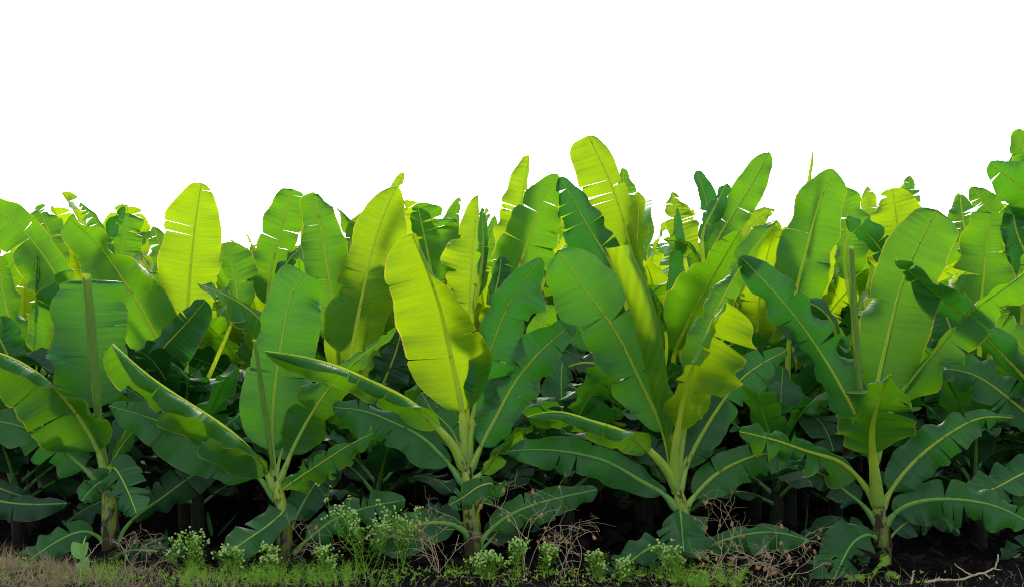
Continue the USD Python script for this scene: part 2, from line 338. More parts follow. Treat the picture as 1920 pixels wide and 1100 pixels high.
def rolled(plant, pts, R, turns=1.3, open_top=0.25, mat='rolled_look', seed=1, dt=0.0, a0=0.0, name='rolled_leaf'):
    """a leaf still rolled up: a spiral sheet round its axis, radii R in pixels from base to top"""
    rng = np.random.default_rng(seed)
    dd = plant.D + dt * np.linspace(0, 1, len(pts))
    path, _ = spline(np.array([at(x, y, d) for (x, y), d in zip(pts, dd)]), 60)
    k = px_m(plant.D); x = np.linspace(0, 1, 60); R = along(np.array(R) * k, x)
    T = norm(np.gradient(path, axis=0)); h = np.array([0.4, -0.9, 0.1]); N = norm(h - (h * T).sum(-1, keepdims=True) * T); B = np.cross(T, N)
    a = np.linspace(0, 1, 25); wg = wig(rng, 4, 0.5, 2)
    ang = 2 * np.pi * (a0 + a[None] * turns + 0.10 * wg(x)[:, None] + 0.35 * (a0 == 0) * x[:, None])
    rr = 0.85 * R[:, None] * (0.78 + 0.27 * a[None] + 0.35 * open_top * (x[:, None] > 0.8) * (x[:, None] - 0.8) * 5 * a[None])
    lean = 0.9 * R[:, None] * (x[:, None] > 0.93) * a[None]
    v = path[:, None] + rr[..., None] * (np.cos(ang)[..., None] * B[:, None] + np.sin(ang)[..., None] * N[:, None]) + lean[..., None] * T[:, None]
    Ln = np.linalg.norm(np.diff(path, axis=0), axis=1).sum()
    uv = np.stack(np.broadcast_arrays(x[:, None] * Ln * .10 + a[None] * .07, a[None] * 0.9), -1)
    return part(name, plant, v.reshape(-1, 3), grid_faces(60, 25), mat, uv=uv.reshape(-1, 2))

def pseudostem(plant, path, R, mat='pseudostem_look', seed=0, husks=4):
    """overlapping leaf bases round the stem, and dry brown husks that peel off it"""
    rng = np.random.default_rng(seed)
    P, _ = spline(path, 46); x = np.linspace(0, 1, 46); R = along(R, x)
    a = np.linspace(0, 2 * np.pi, 25); T = norm(np.gradient(P, axis=0)); h = np.array([0, -1.0, 0.05]); N = norm(h - (h * T).sum(-1, keepdims=True) * T); B = np.cross(T, N)
    rr = np.ones((46, 25))
    for k in range(6):                    # each sheath ends at its own height with a slanting lip
        a0, top = rng.uniform(0, 6.28), 0.25 + 0.13 * k + rng.uniform(-.04, .04)
        lip = top + 0.10 * np.cos(a[None] - a0)
        rr *= 1 + 0.085 * (x[:, None] < lip) * (0.55 + 0.45 * np.cos(a[None] - a0)) * np.clip(x[:, None] / np.maximum(lip, .01), 0, 1)
    rr *= 1 + 0.012 * np.sin(13 * a[None] + 5 * x[:, None])
    rr /= 1.12; rr[:, -1] = rr[:, 0]
    R = R * np.interp(x, [0, .8, .93, 1], [1, 1, .85, .4])
    v = P[:, None] + (R[:, None] * rr)[..., None] * (np.cos(a)[None, :, None] * B[:, None] + np.sin(a)[None, :, None] * N[:, None])
    H = np.r_[0, np.cumsum(np.linalg.norm(np.diff(P, axis=0), axis=1))]
    uv = np.stack(np.broadcast_arrays(H[:, None], (a / 6.2832)[None]), -1)
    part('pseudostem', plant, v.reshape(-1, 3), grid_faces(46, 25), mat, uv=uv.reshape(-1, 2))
    for k in range(husks):
        i0 = rng.integers(2, 26); n = rng.integers(8, 16); i1 = min(45, i0 + n); a0 = rng.uniform(-2.6, -0.5) if k % 2 else rng.uniform(0, 6.28)
        aa = np.linspace(-0.5, 0.5, 5) * rng.uniform(0.5, 1.1); s = np.linspace(0, 1, i1 - i0)
        peel = 1.10 + 0.05 * rng.uniform() + 0.5 * rng.uniform(0.1, 0.9) * np.maximum(s - 0.55, 0) ** 1.5
        narrow = 1 - 0.75 * s ** 2
        ang = a0 + aa[None] * narrow[:, None] + 0.15 * s[:, None]
        v = P[i0:i1, None] + (R[i0:i1] * peel)[:, None, None] * (np.cos(ang)[..., None] * B[i0:i1, None] + np.sin(ang)[..., None] * N[i0:i1, None])
        uv = np.stack(np.broadcast_arrays(s[:, None] * .3, aa[None]), -1)
        part('dry_sheath', plant, v.reshape(-1, 3), grid_faces(i1 - i0, 5), 'dead_leaf_look', uv=uv.reshape(-1, 2))

def world_leaf(plant, base, az, el, length, width, droop, rng, pet=0.2, mat='mid_leaf', lod=0.6, tears=0, wave=1.0, curl=-20, fold=12, rib='midrib_look', name='leaf', r0=0.030, torn=1.0, twist=None):
    """a leaf that leaves BASE (world) towards azimuth az (from +y, clockwise) at elevation el and bends down by droop (deg) along its length"""
    n = int(70 * max(lod, .6)); s = np.linspace(0, 1, n)
    e = np.radians(el - droop * s ** 1.5); azs = az + 0.25 * rng.normal() * s ** 2
    out = np.stack([np.sin(azs), np.cos(azs), 0 * azs], -1)
    d = np.cos(e)[:, None] * out + np.sin(e)[:, None] * np.array([0, 0, 1.0])
    path = np.array(base) + np.vstack([np.zeros(3), np.cumsum(d[:-1], 0)]) * length / (n - 1)
    N = -np.sin(e)[:, None] * out + np.cos(e)[:, None] * np.array([0, 0, 1.0])
    tw = (rng.normal() * 0.35 if twist is None else twist) * s; S = np.cross(d, N)
    N = np.cos(tw)[:, None] * N + np.sin(tw)[:, None] * S
    nb = max(2, int(pet * n)); rad = np.interp(s, [0, pet, 0.6, 1], [r0, 0.62 * r0, 0.33 * r0, 0.1 * r0])
    return make_leaf(plant, path, N, nb, [width], [width * rng.uniform(.85, 1.1)], rad, fA=fold + 8 * rng.normal(), fB=fold + 8 * rng.normal(), cA=curl + 12 * rng.normal(), cB=curl + 12 * rng.normal(),
                     tA=tears, tB=tears, mat=mat, rib=rib, seed=int(rng.integers(1 << 30)), name=name, lod=lod, wave=wave, tip=rng.uniform(.45, .62), torn=torn)

def hanging(plant, base, az, length, width, rng, lod=0.6):
    """a dead brown leaf hanging down along the stem"""
    return world_leaf(plant, base, az, 30, length, width, 125, rng, pet=0.15, mat='dead_leaf_look', rib='dark_stem_look', lod=lod, tears=3, curl=60, fold=25, name='dead_leaf', r0=0.014, wave=2.0)

def plant(px, D, crown, label, R=(18, 15, 11), mat='pseudostem_look', seed=0, husks=4, group=None):
    """px: where the stem meets the ground, crown: its top, both in pixels of the photograph at depth D"""
    b = at(px, 0, D); b[2] = 0.0
    p = new_thing('banana_plant', b, label, 'banana plant', group)
    p.D = D; c = at(*crown, D); k = px_m(D)
    p.base, p.crown = b, c
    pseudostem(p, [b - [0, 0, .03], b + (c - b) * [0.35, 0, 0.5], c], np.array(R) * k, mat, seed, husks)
    return p

# ------------------------------------------------------------------ ground: one sheet to the horizon, finer near the plants
def ground():
    gx = np.unique(np.r_[np.linspace(-12, 12, 160), np.linspace(-300, -12, 14), np.linspace(12, 300, 14)])
    gy = np.unique(np.r_[np.linspace(6, 20, 120), np.linspace(-60, 6, 12), np.linspace(20, 600, 20)])
    X, Y = np.meshgrid(gx, gy, indexing='ij')
    p = np.stack([X, Y, 0 * X], -1)
    Z = 0.10 * (meshkit.fbm(p * 1.1, 4, 3) - 0.5) + 0.05 * (meshkit.fbm(p * 5.0, 3, 9) - 0.5)
    Z = Z * np.exp(-np.maximum(np.abs(X) - 12, 0) / 3) - 0.03
    Z = Z + ground_rise(X, Y)
    v = np.stack([X, Y, Z], -1).reshape(-1, 3)
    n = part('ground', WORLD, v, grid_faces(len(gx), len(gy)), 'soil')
    tag(n.prim, kind='structure')
def ground_rise(X, Y):      # the low grassy bank in front of the first row
    return 0.02 * np.exp(-((Y - 9.0) / 0.45) ** 2) * (1 + np.sin(X * 1.3 + 2)) + 0.13 * np.exp(-((Y - 9.0) / 0.45) ** 2 - ((X + 4.5) / 1.3) ** 2)
ground()

UP = (0.0, -1.0, 0.45)     # upper side turned to us and somewhat to the sky
UPP = (0.0, -0.8, 0.8)
FRONT = 'banana plants in the front row'

# ================================================================== front row
# ---- A: leftmost
A = plant(208, 10.0, (200, 872), 'leftmost front banana plant, milkweed seedling at its foot, rolled leaf before a broad leaf', seed=1, R=(17, 14, 10), husks=9)
L(A, [(199, 885), (185, 800), (176, 740), (168, 640), (164, 525)], ([75, 74, 66], [72, 74, 72]), dt=0.25, b=1.6, mat='green_leaf', tA=[.4], tB=[.62], torn=.3, cA=-18, cB=-22, tip=0.88, wave=1.0, seed=7)
rolled(A, [(199, 875), (188, 810), (180, 720), (171, 610), (163, 519)], [5, 8, 10, 11, 9], seed=3, dt=-0.12)
L(A, [(199, 905), (182, 842), (152, 788), (97, 722), (40, 680), (-45, 648)], ([85, 88, 80, 60], [70, 62, 40, 36]), dt=-0.35, b=1.0, face='u', mat='mid_leaf', fA=-12, cA=14, tA=[.3, .55], tB=[.4], torn=.6,
  fB=[10, 40, 98, 96], cB=[30, 80, 84, 80], seed=11, r=(12, 8, 2.5), wave=1.3)
L(A, [(200, 925), (172, 892), (128, 852), (62, 808), (0, 790), (-40, 788)], ([48, 46, 42], [40, 34, 30]), dt=-0.1, b=1.4, mat='mature_leaf', hint=UP, fA=-10, cA=-30, rib='midrib_green', seed=13)
L(A, [(203, 930), (212, 876), (236, 912), (256, 962)], ([30, 38, 30], [38, 42, 30]), dt=-0.55, b=0.9, mat='mature_leaf', fA=-8, fB=-8, cA=-20, cB=-25, tip=0.5, base=0.1, seed=17, r=(7, 3, 1.0))
L(A, [(202, 925), (196, 900), (176, 912), (154, 938)], ([22, 20], [24, 20]), dt=-0.4, b=0.8, mat='mature_leaf', fA=20, cA=-60, fB=15, seed=19, r=(6, 3, 1))
L(A, [(208, 1036), (192, 1012), (165, 996), (122, 1006), (76, 1034), (26, 1070)], ([26, 34, 34, 26], [22, 30, 30, 22]), dt=-0.5, b=1.7, mat='mature_leaf', hint=UPP, fA=-5, fB=5, rib='midrib_green', seed=23, r=(10, 5, 1.2))
L(A, [(212, 1040), (228, 1000), (252, 970), (300, 935), (350, 898), (408, 862)], ([28, 34, 32], [28, 36, 36]), dt=0.2, b=1.9, mat='old_leaf', rib='midrib_green', seed=29, r=(8, 5, 1.2))
L(A, [(212, 1050), (228, 1036), (262, 1030), (345, 1042)], ([20, 24, 22], [18, 22, 20]), dt=-0.2, b=1.0, mat='old_leaf', hint=UP, rib='midrib_green', seed=31, r=(7, 4, 1))
L(A, [(201, 895), (214, 858), (230, 832), (252, 806)], ([12, 16, 12], [14, 18, 14]), dt=0.2, b=1.0, mat='mid_leaf', cA=60, fA=30, seed=37, r=(7, 4, 1))
L(A, [(201, 930), (215, 880), (222, 840), (240, 800), (262, 770)], ([16, 24, 16], [22, 30, 20]), dt=0.35, b=1.2, mat='mature_leaf', seed=38, r=(7, 4, 1), cB=-40)

# ---- B
B = plant(537, 9.7, (517, 890), 'second front banana plant from the left, one long leaf curled over to the left', seed=2, R=(17, 14, 10), husks=9)
L(B, [(513, 905), (511, 845), (512, 765), (520, 690), (533, 612), (553, 541), (572, 512)], ([60, 64, 54, 48, 50], [62, 76, 66, 64, 56]), dt=0.2, b=1.0, mat='green_leaf', tA=[0.42], tB=[0.40], torn=0.5, cA=-14, cB=-10, tip=0.90, wave=.8, seed=41, r=(10, 7, 1.8))
rolled(B, [(512, 880), (505, 830), (494, 750), (484, 680), (478, 638)], [5, 6, 6, 5, 4], seed=5, dt=-0.1)
L(B, [(519, 928), (500, 888), (470, 845), (420, 800), (342, 748), (270, 697), (211, 644)], ([55, 66, 66, 58], [44, 46, 42, 34]), dt=-0.45, b=1.0, face='u', mat='mid_leaf', fA=[-8, -12, -14], cA=[16, 10, 0],
  fB=[40, 88, 104, 100], cB=[60, 84, 80, 80], tA=[.35, .6, .8], tB=[0.28, 0.45, 0.7], torn=0.8, tip=0.78, seed=43, r=(14, 9, 2.5), wave=1.2)
L(B, [(519, 945), (490, 900), (442, 862), (382, 830), (300, 790), (204, 760)], ([50, 56, 54, 40], [34, 36, 34, 28]), dt=-0.15, b=1.2, mat='mature_leaf', hint=UP, fA=-6, cA=-14, tA=[0.22, 0.63], tB=[.7, .78, .85, .9], torn=0.5, rib='midrib_green', seed=47)
L(B, [(519, 915), (545, 850), (575, 790), (610, 737), (642, 700), (700, 650), (746, 611)], ([38, 44, 40, 15, 10, 8], [44, 50, 44, 20, 14, 9]), dt=0.1, b=1.0, mat='mid_leaf', seed=53, cB=-25, cA=-30, wave=1.6)
L(B, [(519, 925), (552, 900), (600, 868), (650, 836), (699, 811)], ([24, 24, 22, 15], [22, 34, 40, 24]), dt=-0.5, b=0.35, mat='mid_leaf', hint=UPP, fA=20, cA=-70, fB=-22, cB=-40, tB=3, seed=59, r=(6, 4, 1.2), wave=2.2, torn=1.3)
L(B, [(521, 945), (530, 948), (502, 984), (462, 1012), (427, 1040)], ([26, 34, 30], [28, 34, 30]), dt=-0.6, b=0.8, mat='mature_leaf', hint=UP, fA=-10, fB=-6, tB=2, tA=1, torn=0.5, seed=61, r=(7, 4, 1.2))
L(B, [(540, 1065), (556, 1030), (575, 1012), (622, 976), (690, 950), (760, 936)], ([24, 28, 26, 22], [36, 46, 50, 34]), dt=-0.25, b=1.8, mat='mature_leaf', hint=UP, fA=15, cA=-30, fB=-12, cB=-40, tB=[0.42, 0.55, 0.72], torn=1.3, rib='midrib_green', seed=67, r=(9, 5, 1.2))
L(B, [(535, 1040), (548, 985), (570, 940), (596, 895), (618, 846)], ([34, 44, 38], [30, 40, 36]), dt=0.3, b=1.2, mat='old_leaf', rib='midrib_green', seed=71, r=(8, 5, 1.2))
L(B, [(536, 1060), (516, 1028), (492, 1018), (462, 1030), (435, 1052)], ([14, 20, 16], [16, 22, 18]), dt=-0.1, b=1.8, mat='old_leaf', hint=UP, rib='midrib_green', seed=73, r=(9, 5, 1))
L(B, [(538, 1070), (548, 1062), (556, 1078), (562, 1110)], ([22, 26], [22, 26]), dt=-0.5, b=0.6, mat='old_leaf', rib='midrib_green', seed=74, r=(6, 3, 1))
L(B, [(517, 905), (524, 860), (545, 815), (572, 780), (590, 740)], ([20, 28, 22], [26, 34, 24]), dt=0.25, b=1.0, mat='mature_leaf', cB=-30, seed=75, r=(7, 5, 1))

# ---- C
C = plant(888, 9.7, (872, 852), 'centre front banana plant with a broad glowing upright leaf and a brown flaking stem', seed=3, R=(18, 15.5, 11), husks=11)
L(C, [(872, 872), (868, 800), (862, 745), (850, 690), (830, 597), (804, 516), (772, 438)], ([66, 82, 90, 80, 62], [62, 78, 70, 54, 32]), dt=-0.25, b=1.55, face='u', mat='young_leaf', fA=[-6, -8, -6], cA=[-8, 8, 12],
  fB=[-4, 0, 22, 60, 50], cB=[0, 10, 50, 84, 60], tA=[0.30, 0.76], tB=[0.40], torn=0.35, tip=0.78, base=0.22, seed=79, r=(15, 10, 2.6), wave=0.8)
L(C, [(876, 870), (879, 700), (880, 585), (886, 480), (897, 365)], ([48, 56, 52, 30], [26, 26, 22, 8]), dt=0.35, b=1.6, face='u', mat='young_leaf', fA=-8, cA=-12, fB=-30, cB=-70, tip=0.40, seed=83, r=(9, 6, 1.6), wave=0.7)
L(C, [(876, 875), (884, 800), (893, 742), (922, 650), (957, 565), (1016, 484)], ([24, 34, 32, 22], [38, 52, 52, 34]), dt=-0.1, b=1.3, mat='mature_leaf', fA=25, cA=-50, fB=-6, cB=-20, tip=0.72, seed=89, r=(12, 7, 1.6), wave=2.0, tB=[.35,.62], tA=[], torn=.5)
L(C, [(878, 890), (897, 846), (926, 790), (962, 722), (1012, 660), (1078, 602)], ([38, 48, 46, 30], [38, 46, 44, 28]), dt=0.05, b=1.2, mat='mature_leaf', tA=[0.55], tB=[0.38, 0.8], torn=0.6, rib='midrib_look', seed=97, r=(12, 7, 1.5), wave=1.7)
L(C, [(874, 893), (850, 836), (815, 795), (775, 758), (722, 727), (690, 712), (640, 690), (572, 670), (497, 658)], ([40, 44, 40, 36, 40, 42, 28], [34, 36, 32, 26, 34, 32, 22]), dt=-0.5, b=1.8, face='u', mat='mid_leaf', hint=(0, -1, -0.1),
  fA=-14, cA=[10, 20, 0], fB=[40, 92, 104, 96], cB=[50, 84, 80, 84], tA=[0.36, 0.62], tB=[0.34, 0.50, 0.56], torn=0.5, seed=101, r=(15, 10, 2), tip=0.7)
L(C, [(874, 915), (850, 880), (825, 850), (785, 815), (735, 790), (690, 772), (624, 763)], ([44, 48, 48, 44, 32], [26, 30, 30, 24]), dt=-0.1, b=1.3, mat='mature_leaf', hint=UP, fA=-6, cA=-18, tA=[0.52], torn=0.8, wave=1.4, rib='midrib_green', seed=103, r=(12, 7, 1.5))
L(C, [(882, 905), (903, 886), (932, 850), (962, 820), (998, 797)], ([22, 28, 20], [18, 22, 18]), dt=-0.2, b=1.0, mat='mid_leaf', fA=40, cA=70, fB=-10, seed=107, r=(11, 6, 1.4))
L(C, [(884, 960), (903, 930), (922, 906), (906, 908), (876, 926), (842, 946)], ([20, 26, 26, 22], [16, 20, 18, 14]), dt=-0.55, b=1.9, mat='mature_leaf', hint=UP, fA=-10, cA=-20, fB=30, cB=-30, seed=109, r=(6, 4, 1.2))
L(C, [(884, 985), (900, 950), (920, 925), (948, 900)], ([10, 14, 12], [14, 20, 16]), dt=-0.15, b=1.3, mat='mature_leaf', fA=40, cA=60, seed=110, r=(6, 4, 1.2))
L(C, [(888, 1040), (877, 1002), (858, 986), (828, 979), (798, 980), (752, 995), (700, 1030)], ([30, 50, 54, 36], [20, 30, 34, 24]), dt=-0.55, b=2.1, mat='mature_leaf', hint=UPP, fA=-8, cA=-16, tA=[0.45], torn=0.3, rib='midrib_green', seed=113, r=(13, 8, 1.5), wave=0.7)
L(C, [(891, 1055), (902, 1015), (924, 988), (965, 960), (1036, 935), (1120, 917)], ([24, 28, 22, 18], [30, 36, 34, 28]), dt=-0.1, b=1.9, mat='mature_leaf', hint=UP, fB=-10, cB=-20, tB=[0.28, 0.58], torn=0.5, rib='midrib_green', seed=127, r=(10, 6, 1.3))
L(C, [(890, 1040), (912, 1020), (938, 990), (975, 965), (1010, 990)], ([30, 34, 24], [30, 34, 26]), dt=0.35, b=1.2, mat='old_leaf', rib='midrib_green', seed=131, r=(7, 4, 1))
L(C, [(884, 1010), (868, 985), (850, 970), (815, 955), (800, 945)], ([14, 22, 14], [14, 20, 14]), dt=0.25, b=1.4, mat='old_leaf', rib='midrib_green', seed=132, r=(7, 4, 1))
L(C, [(872, 880), (862, 840), (842, 800), (812, 770), (790, 735)], ([28, 36, 26], [24, 30, 24]), dt=0.4, b=1.0, mat='mature_leaf', seed=133, r=(7, 4, 1))

# ---- D
D_ = plant(1292, 9.75, (1268, 905), 'front banana plant with a half rolled yellow leaf and a large split leaf leaning left', seed=4, R=(17, 14, 10), husks=9)
L(D_, [(1264, 925), (1255, 850), (1232, 778), (1204, 720), (1148, 611), (1108, 558), (1045, 470)], ([48, 58, 70, 66, 44], [44, 52, 66, 62, 44]), dt=-0.1, b=1.6, mat='green_leaf', tA=[0.30, 0.62], tB=[0.3, 0.58], torn=1.3, fA=-4, cA=-14, cB=-26, tip=0.72, seed=137, r=(12, 8, 1.8), wave=1.3)
rolled(D_, [(1266, 900), (1258, 830), (1240, 735), (1222, 640), (1196, 545), (1164, 472)], [6, 12, 21, 27, 28, 23], turns=0.66, a0=-0.08, open_top=.3, mat='young_leaf', seed=139, dt=-0.3)
L(D_, [(1266, 920), (1265, 850), (1273, 790), (1287, 725), (1315, 652), (1340, 606), (1362, 564)], ([34, 40, 42, 40, 24], [52, 72, 82, 84, 50]), dt=-0.5, b=1.7, face='u', mat='young_leaf', fB=-10, cB=[20, 0, -16], fA=[0, 40, 62, 70], cA=[-40, 60, 86, 80], tA=[0.36, 0.5, 0.66], tB=[0.30, 0.74], torn=1.5, tip=0.80, seed=149, r=(16, 10, 2.2))
L(D_, [(1268, 905), (1288, 770), (1318, 645), (1355, 560), (1396, 490), (1455, 414)], ([36, 38, 34, 24], [26, 30, 26, 18]), dt=0.3, b=1.4, mat='mid_leaf', fA=-20, cA=-30, fB=-40, cB=-40, tA=[.35,.7], tB=[0.5, 0.65, 0.8], torn=1.2, wave=1.5, seed=151, r=(10, 6, 1.4))
L(D_, [(1270, 935), (1284, 882), (1310, 825), (1346, 765), (1396, 705), (1476, 656)], ([36, 46, 44, 30], [34, 44, 40, 26]), dt=0.15, b=1.1, mat='mature_leaf', tA=[0.72, 0.85], tB=[0.5, 0.62, 0.75, 0.88], torn=1.2, cB=-26, seed=157, r=(13, 8, 1.5), wave=1.2)
L(D_, [(1272, 925), (1255, 888), (1230, 856), (1195, 825), (1160, 806), (1105, 788), (1045, 772), (988, 781)], ([34, 38, 34, 34, 26], [38, 40, 36, 32, 24]), dt=-0.55, b=2.4, face='u', mat='mid_leaf', hint=(0, -1, 0.1),
  fA=-18, cA=[0, -20, 10], fB=[36, 90, 104, 98], cB=[40, 84, 80, 80], tB=[0.42], tA=[0.5, 0.6, 0.66, 0.8], torn=0.6, seed=163, r=(15, 10, 2), tip=0.74)
L(D_, [(1276, 965), (1250, 930), (1210, 905), (1150, 870), (1080, 849), (1000, 842), (950, 845)], ([30, 40, 42, 38, 26], [24, 28, 26, 20]), dt=-0.25, b=1.2, mat='mature_leaf', hint=UP, fA=-8, cA=-24, fB=15, tA=[0.58, 0.68], tB=[0.5], torn=1.2, wave=1.3, rib='midrib_green', seed=167, r=(13, 8, 1.5))
L(D_, [(1278, 970), (1290, 945), (1306, 924), (1346, 886), (1386, 864), (1440, 850), (1500, 862)], ([28, 34, 26, 20], [34, 44, 46, 34]), dt=-0.15, b=1.8, mat='mature_leaf', hint=UP, fB=-10, cB=-30, fA=10, tA=2, tB=[0.5, 0.72, 0.82], torn=0.8, seed=173, r=(12, 7, 1.4))
L(D_, [(1274, 945), (1276, 962), (1279, 995), (1282, 1032)], ([46, 56, 50], [44, 52, 46]), dt=-0.6, b=0.6, mat='mature_leaf', fA=-14, fB=-12, cA=-22, cB=-30, tB=[0.2, 0.36, 0.55, 0.72], tA=[0.62], torn=0.35, base=0.14, tip=0.78, rib='midrib_green', seed=179, r=(5, 3.4, 2))
L(D_, [(1290, 1072), (1270, 1040), (1240, 1022), (1200, 1038), (1160, 1072), (1116, 1110)], ([30, 38, 34], [30, 36, 32]), dt=-0.5, b=1.6, mat='mature_leaf', hint=UPP, rib='midrib_green', seed=181, r=(10, 6, 1.3))
L(D_, [(1295, 1068), (1310, 1040), (1334, 1022), (1390, 1003), (1450, 997), (1516, 1012)], ([14, 18, 16, 12], [34, 42, 40, 26]), dt=-0.2, b=1.7, mat='mature_leaf', hint=UP, fB=-12, cB=-20, tB=[0.38, 0.62], torn=0.5, rib='midrib_green', seed=191, r=(9, 5, 1.3))
L(D_, [(1266, 905), (1290, 850), (1310, 800), (1325, 740), (1330, 690)], ([36, 46, 36], [36, 44, 34]), dt=0.2, b=0.8, mat='mature_leaf', seed=193, r=(8, 5, 1.2))
L(D_, [(1266, 910), (1246, 868), (1215, 840), (1170, 828), (1120, 820)], ([22, 30, 24], [24, 30, 22]), dt=0.3, b=1.0, mat='old_leaf', rib='midrib_green', seed=194, r=(8, 5, 1.2))

# ---- E
E = plant(1657, 9.9, (1640, 905), 'right front banana plant with a thin rolled leaf left of a tall broad leaf', seed=5, R=(17, 14, 10), husks=10)
L(E, [(1638, 885), (1636, 800), (1646, 715), (1668, 618), (1692, 529), (1717, 470), (1757, 393)], ([46, 56, 60, 54, 40], [58, 74, 72, 70, 56]), dt=0.1, b=1.5, mat='mid_leaf', tB=[0.60], tA=[0.5], torn=0.3, cA=-26, cB=-20, fA=-6, tip=0.88, seed=197, r=(11, 8, 1.8))
rolled(E, [(1630, 860), (1618, 780), (1611, 715), (1603, 600), (1595, 466)], [5, 7, 8, 8, 6.5], seed=7, dt=-0.1)
L(E, [(1638, 890), (1632, 850), (1602, 772), (1546, 672), (1490, 592), (1440, 535), (1388, 480)], ([30, 38, 38, 30], [34, 46, 46, 30]), dt=0.05, b=1.5, mat='mature_leaf', cA=-40, fA=-10, cB=-30, tA=[0.5, 0.62], tB=[0.45, 0.7], torn=1.3, seed=199, r=(10, 6, 1.4), wave=1.5)
L(E, [(1641, 880), (1662, 790), (1708, 711), (1760, 650), (1817, 588), (1872, 548), (1935, 502)], ([10, 16, 16, 12], [46, 56, 52, 36]), dt=-0.1, b=1.5, mat='mid_leaf', fA=50, cA=30, fB=-8, cB=-26, tB=[0.3, 0.42, 0.6, 0.74], torn=1.6, wave=1.5, seed=211, r=(10, 6, 1.4))
L(E, [(1646, 955), (1638, 870), (1636, 800), (1646, 756), (1658, 722), (1670, 702)], ([60, 68, 56, 30], [62, 76, 74, 50]), dt=-0.65, b=1.25, face='u', mat='mid_leaf', fA=[-5, 5, 30], cA=[20, 60, 60], fB=[-10, 0, 10], cB=[-20, 10, 60], tA=[0.45], tB=[0.55, 0.75], torn=1.3, wave=1.8, seed=223, r=(20, 12, 2.4))
L(E, [(1650, 965), (1632, 925), (1606, 890), (1570, 862), (1525, 848), (1460, 826), (1386, 808)], ([42, 48, 44, 40, 30], [26, 30, 28, 22]), dt=-0.5, b=1.9, mat='mid_leaf', hint=UPP, fA=-25, cA=-40, fB=20, cB=-70, tA=[0.2, 0.36, 0.46, 0.55, 0.66, 0.78, 0.88], tB=3, torn=1.5, seed=227, r=(12, 8, 1.5))
L(E, [(1648, 990), (1622, 950), (1590, 923), (1550, 893), (1495, 870)], ([24, 34, 30, 22], [24, 30, 26]), dt=-0.1, b=1.3, mat='old_leaf', hint=UP, rib='midrib_green', seed=229, r=(11, 6, 1.3))
L(E, [(1650, 965), (1660, 937), (1676, 911), (1731, 849), (1785, 809), (1840, 783), (1900, 783)], ([26, 34, 34, 24, 12], [36, 46, 44, 34, 16]), dt=-0.15, b=1.6, mat='mature_leaf', tA=[0.7], tB=[0.45, 0.55, 0.82, 0.9], torn=1.2, wave=1.4, seed=233, r=(13, 8, 1.4))
L(E, [(1653, 1010), (1664, 980), (1686, 955), (1730, 938), (1820, 938), (1872, 950), (1930, 978)], ([28, 34, 28, 22], [40, 50, 48, 36]), dt=-0.5, b=1.7, mat='mature_leaf', hint=UP, fA=10, fB=-14, cB=-34, tB=[0.36, 0.44, 0.52, 0.66], torn=1.2, rib='midrib_green', seed=239, r=(13, 8, 1.5))
L(E, [(1650, 1020), (1638, 1004), (1612, 1007), (1581, 1048), (1552, 1108)], ([38, 50, 46], [40, 52, 48]), dt=-0.65, b=1.2, mat='mature_leaf', hint=UP, fA=-6, fB=-6, cA=-14, cB=-18, tip=0.7, rib='midrib_green', seed=241, r=(9, 5, 1.4))
L(E, [(1656, 1052), (1664, 1015), (1686, 990), (1716, 972), (1752, 978)], ([26, 32, 22], [26, 34, 22]), dt=-0.1, b=1.7, mat='old_leaf', rib='midrib_green', seed=251, r=(8, 4, 1.2))
L(E, [(1652, 1000), (1672, 968), (1700, 950), (1760, 965), (1800, 1000)], ([18, 24, 18], [18, 26, 18]), dt=0.3, b=1.2, mat='old_leaf', hint=UP, rib='midrib_green', seed=252, r=(8, 4, 1.2))
L(E, [(1650, 1010), (1610, 985), (1560, 985), (1500, 1010)], ([20, 30, 22], [16, 24, 16]), dt=0.4, b=0.8, mat='old_leaf', hint=UP, rib='midrib_green', seed=253, r=(8, 4, 1.2))

# ---- F: beyond the right edge, its leaves reach into the picture
F = plant(2010, 10.3, (1995, 850), 'front banana plant cut off by the right edge, broad leaves reaching in low', seed=6)
L(F, [(1996, 880), (1960, 760), (1890, 675), (1831, 615), (1760, 555), (1681, 488)], ([30, 36, 36, 32], [30, 36, 40, 34]), dt=-0.55, b=1.4, face='t', mat='mature_leaf', fA=[-10, -20, -40], cA=-60, fB=[30, 50, 60], cB=-30, seed=257, r=(10, 7, 1.6))
L(F, [(1998, 905), (1960, 880), (1920, 886), (1870, 912), (1812, 930)], ([32, 38, 32], [36, 42, 34]), dt=-0.5, b=0.8, mat='mature_leaf', hint=UPP, tA=[0.4, 0.6], tB=[0.35, 0.55], torn=0.5, seed=263, r=(8, 5, 1.2))
L(F, [(1996, 860), (1980, 760), (1950, 690), (1905, 640), (1850, 600)], ([36, 44, 36], [40, 50, 40]), dt=0.1, b=1.0, face='u', mat='mid_leaf', seed=269)
L(F, [(1998, 905), (1950, 800), (1890, 745), (1820, 700), (1760, 690)], ([34, 44, 34], [36, 46, 36]), dt=0.2, b=1.0, mat='mature_leaf', seed=271, hint=UP)
L(F, [(2002, 960), (1960, 1010), (1920, 1035), (1870, 1062)], ([24, 34, 26], [24, 34, 26]), dt=-0.2, b=0.8, mat='old_leaf', hint=UP, rib='midrib_green', seed=277)
L(F, [(1996, 850), (1990, 700), (1975, 600), (1950, 520), (1930, 470)], ([40, 50, 40], [40, 50, 40]), dt=0.1, b=1.2, face='u', mat='mid_leaf', seed=281)
Z = plant(-110, 10.2, (-105, 880), 'banana plant cut off by the left edge, two low drooping leaves reaching in', seed=8)
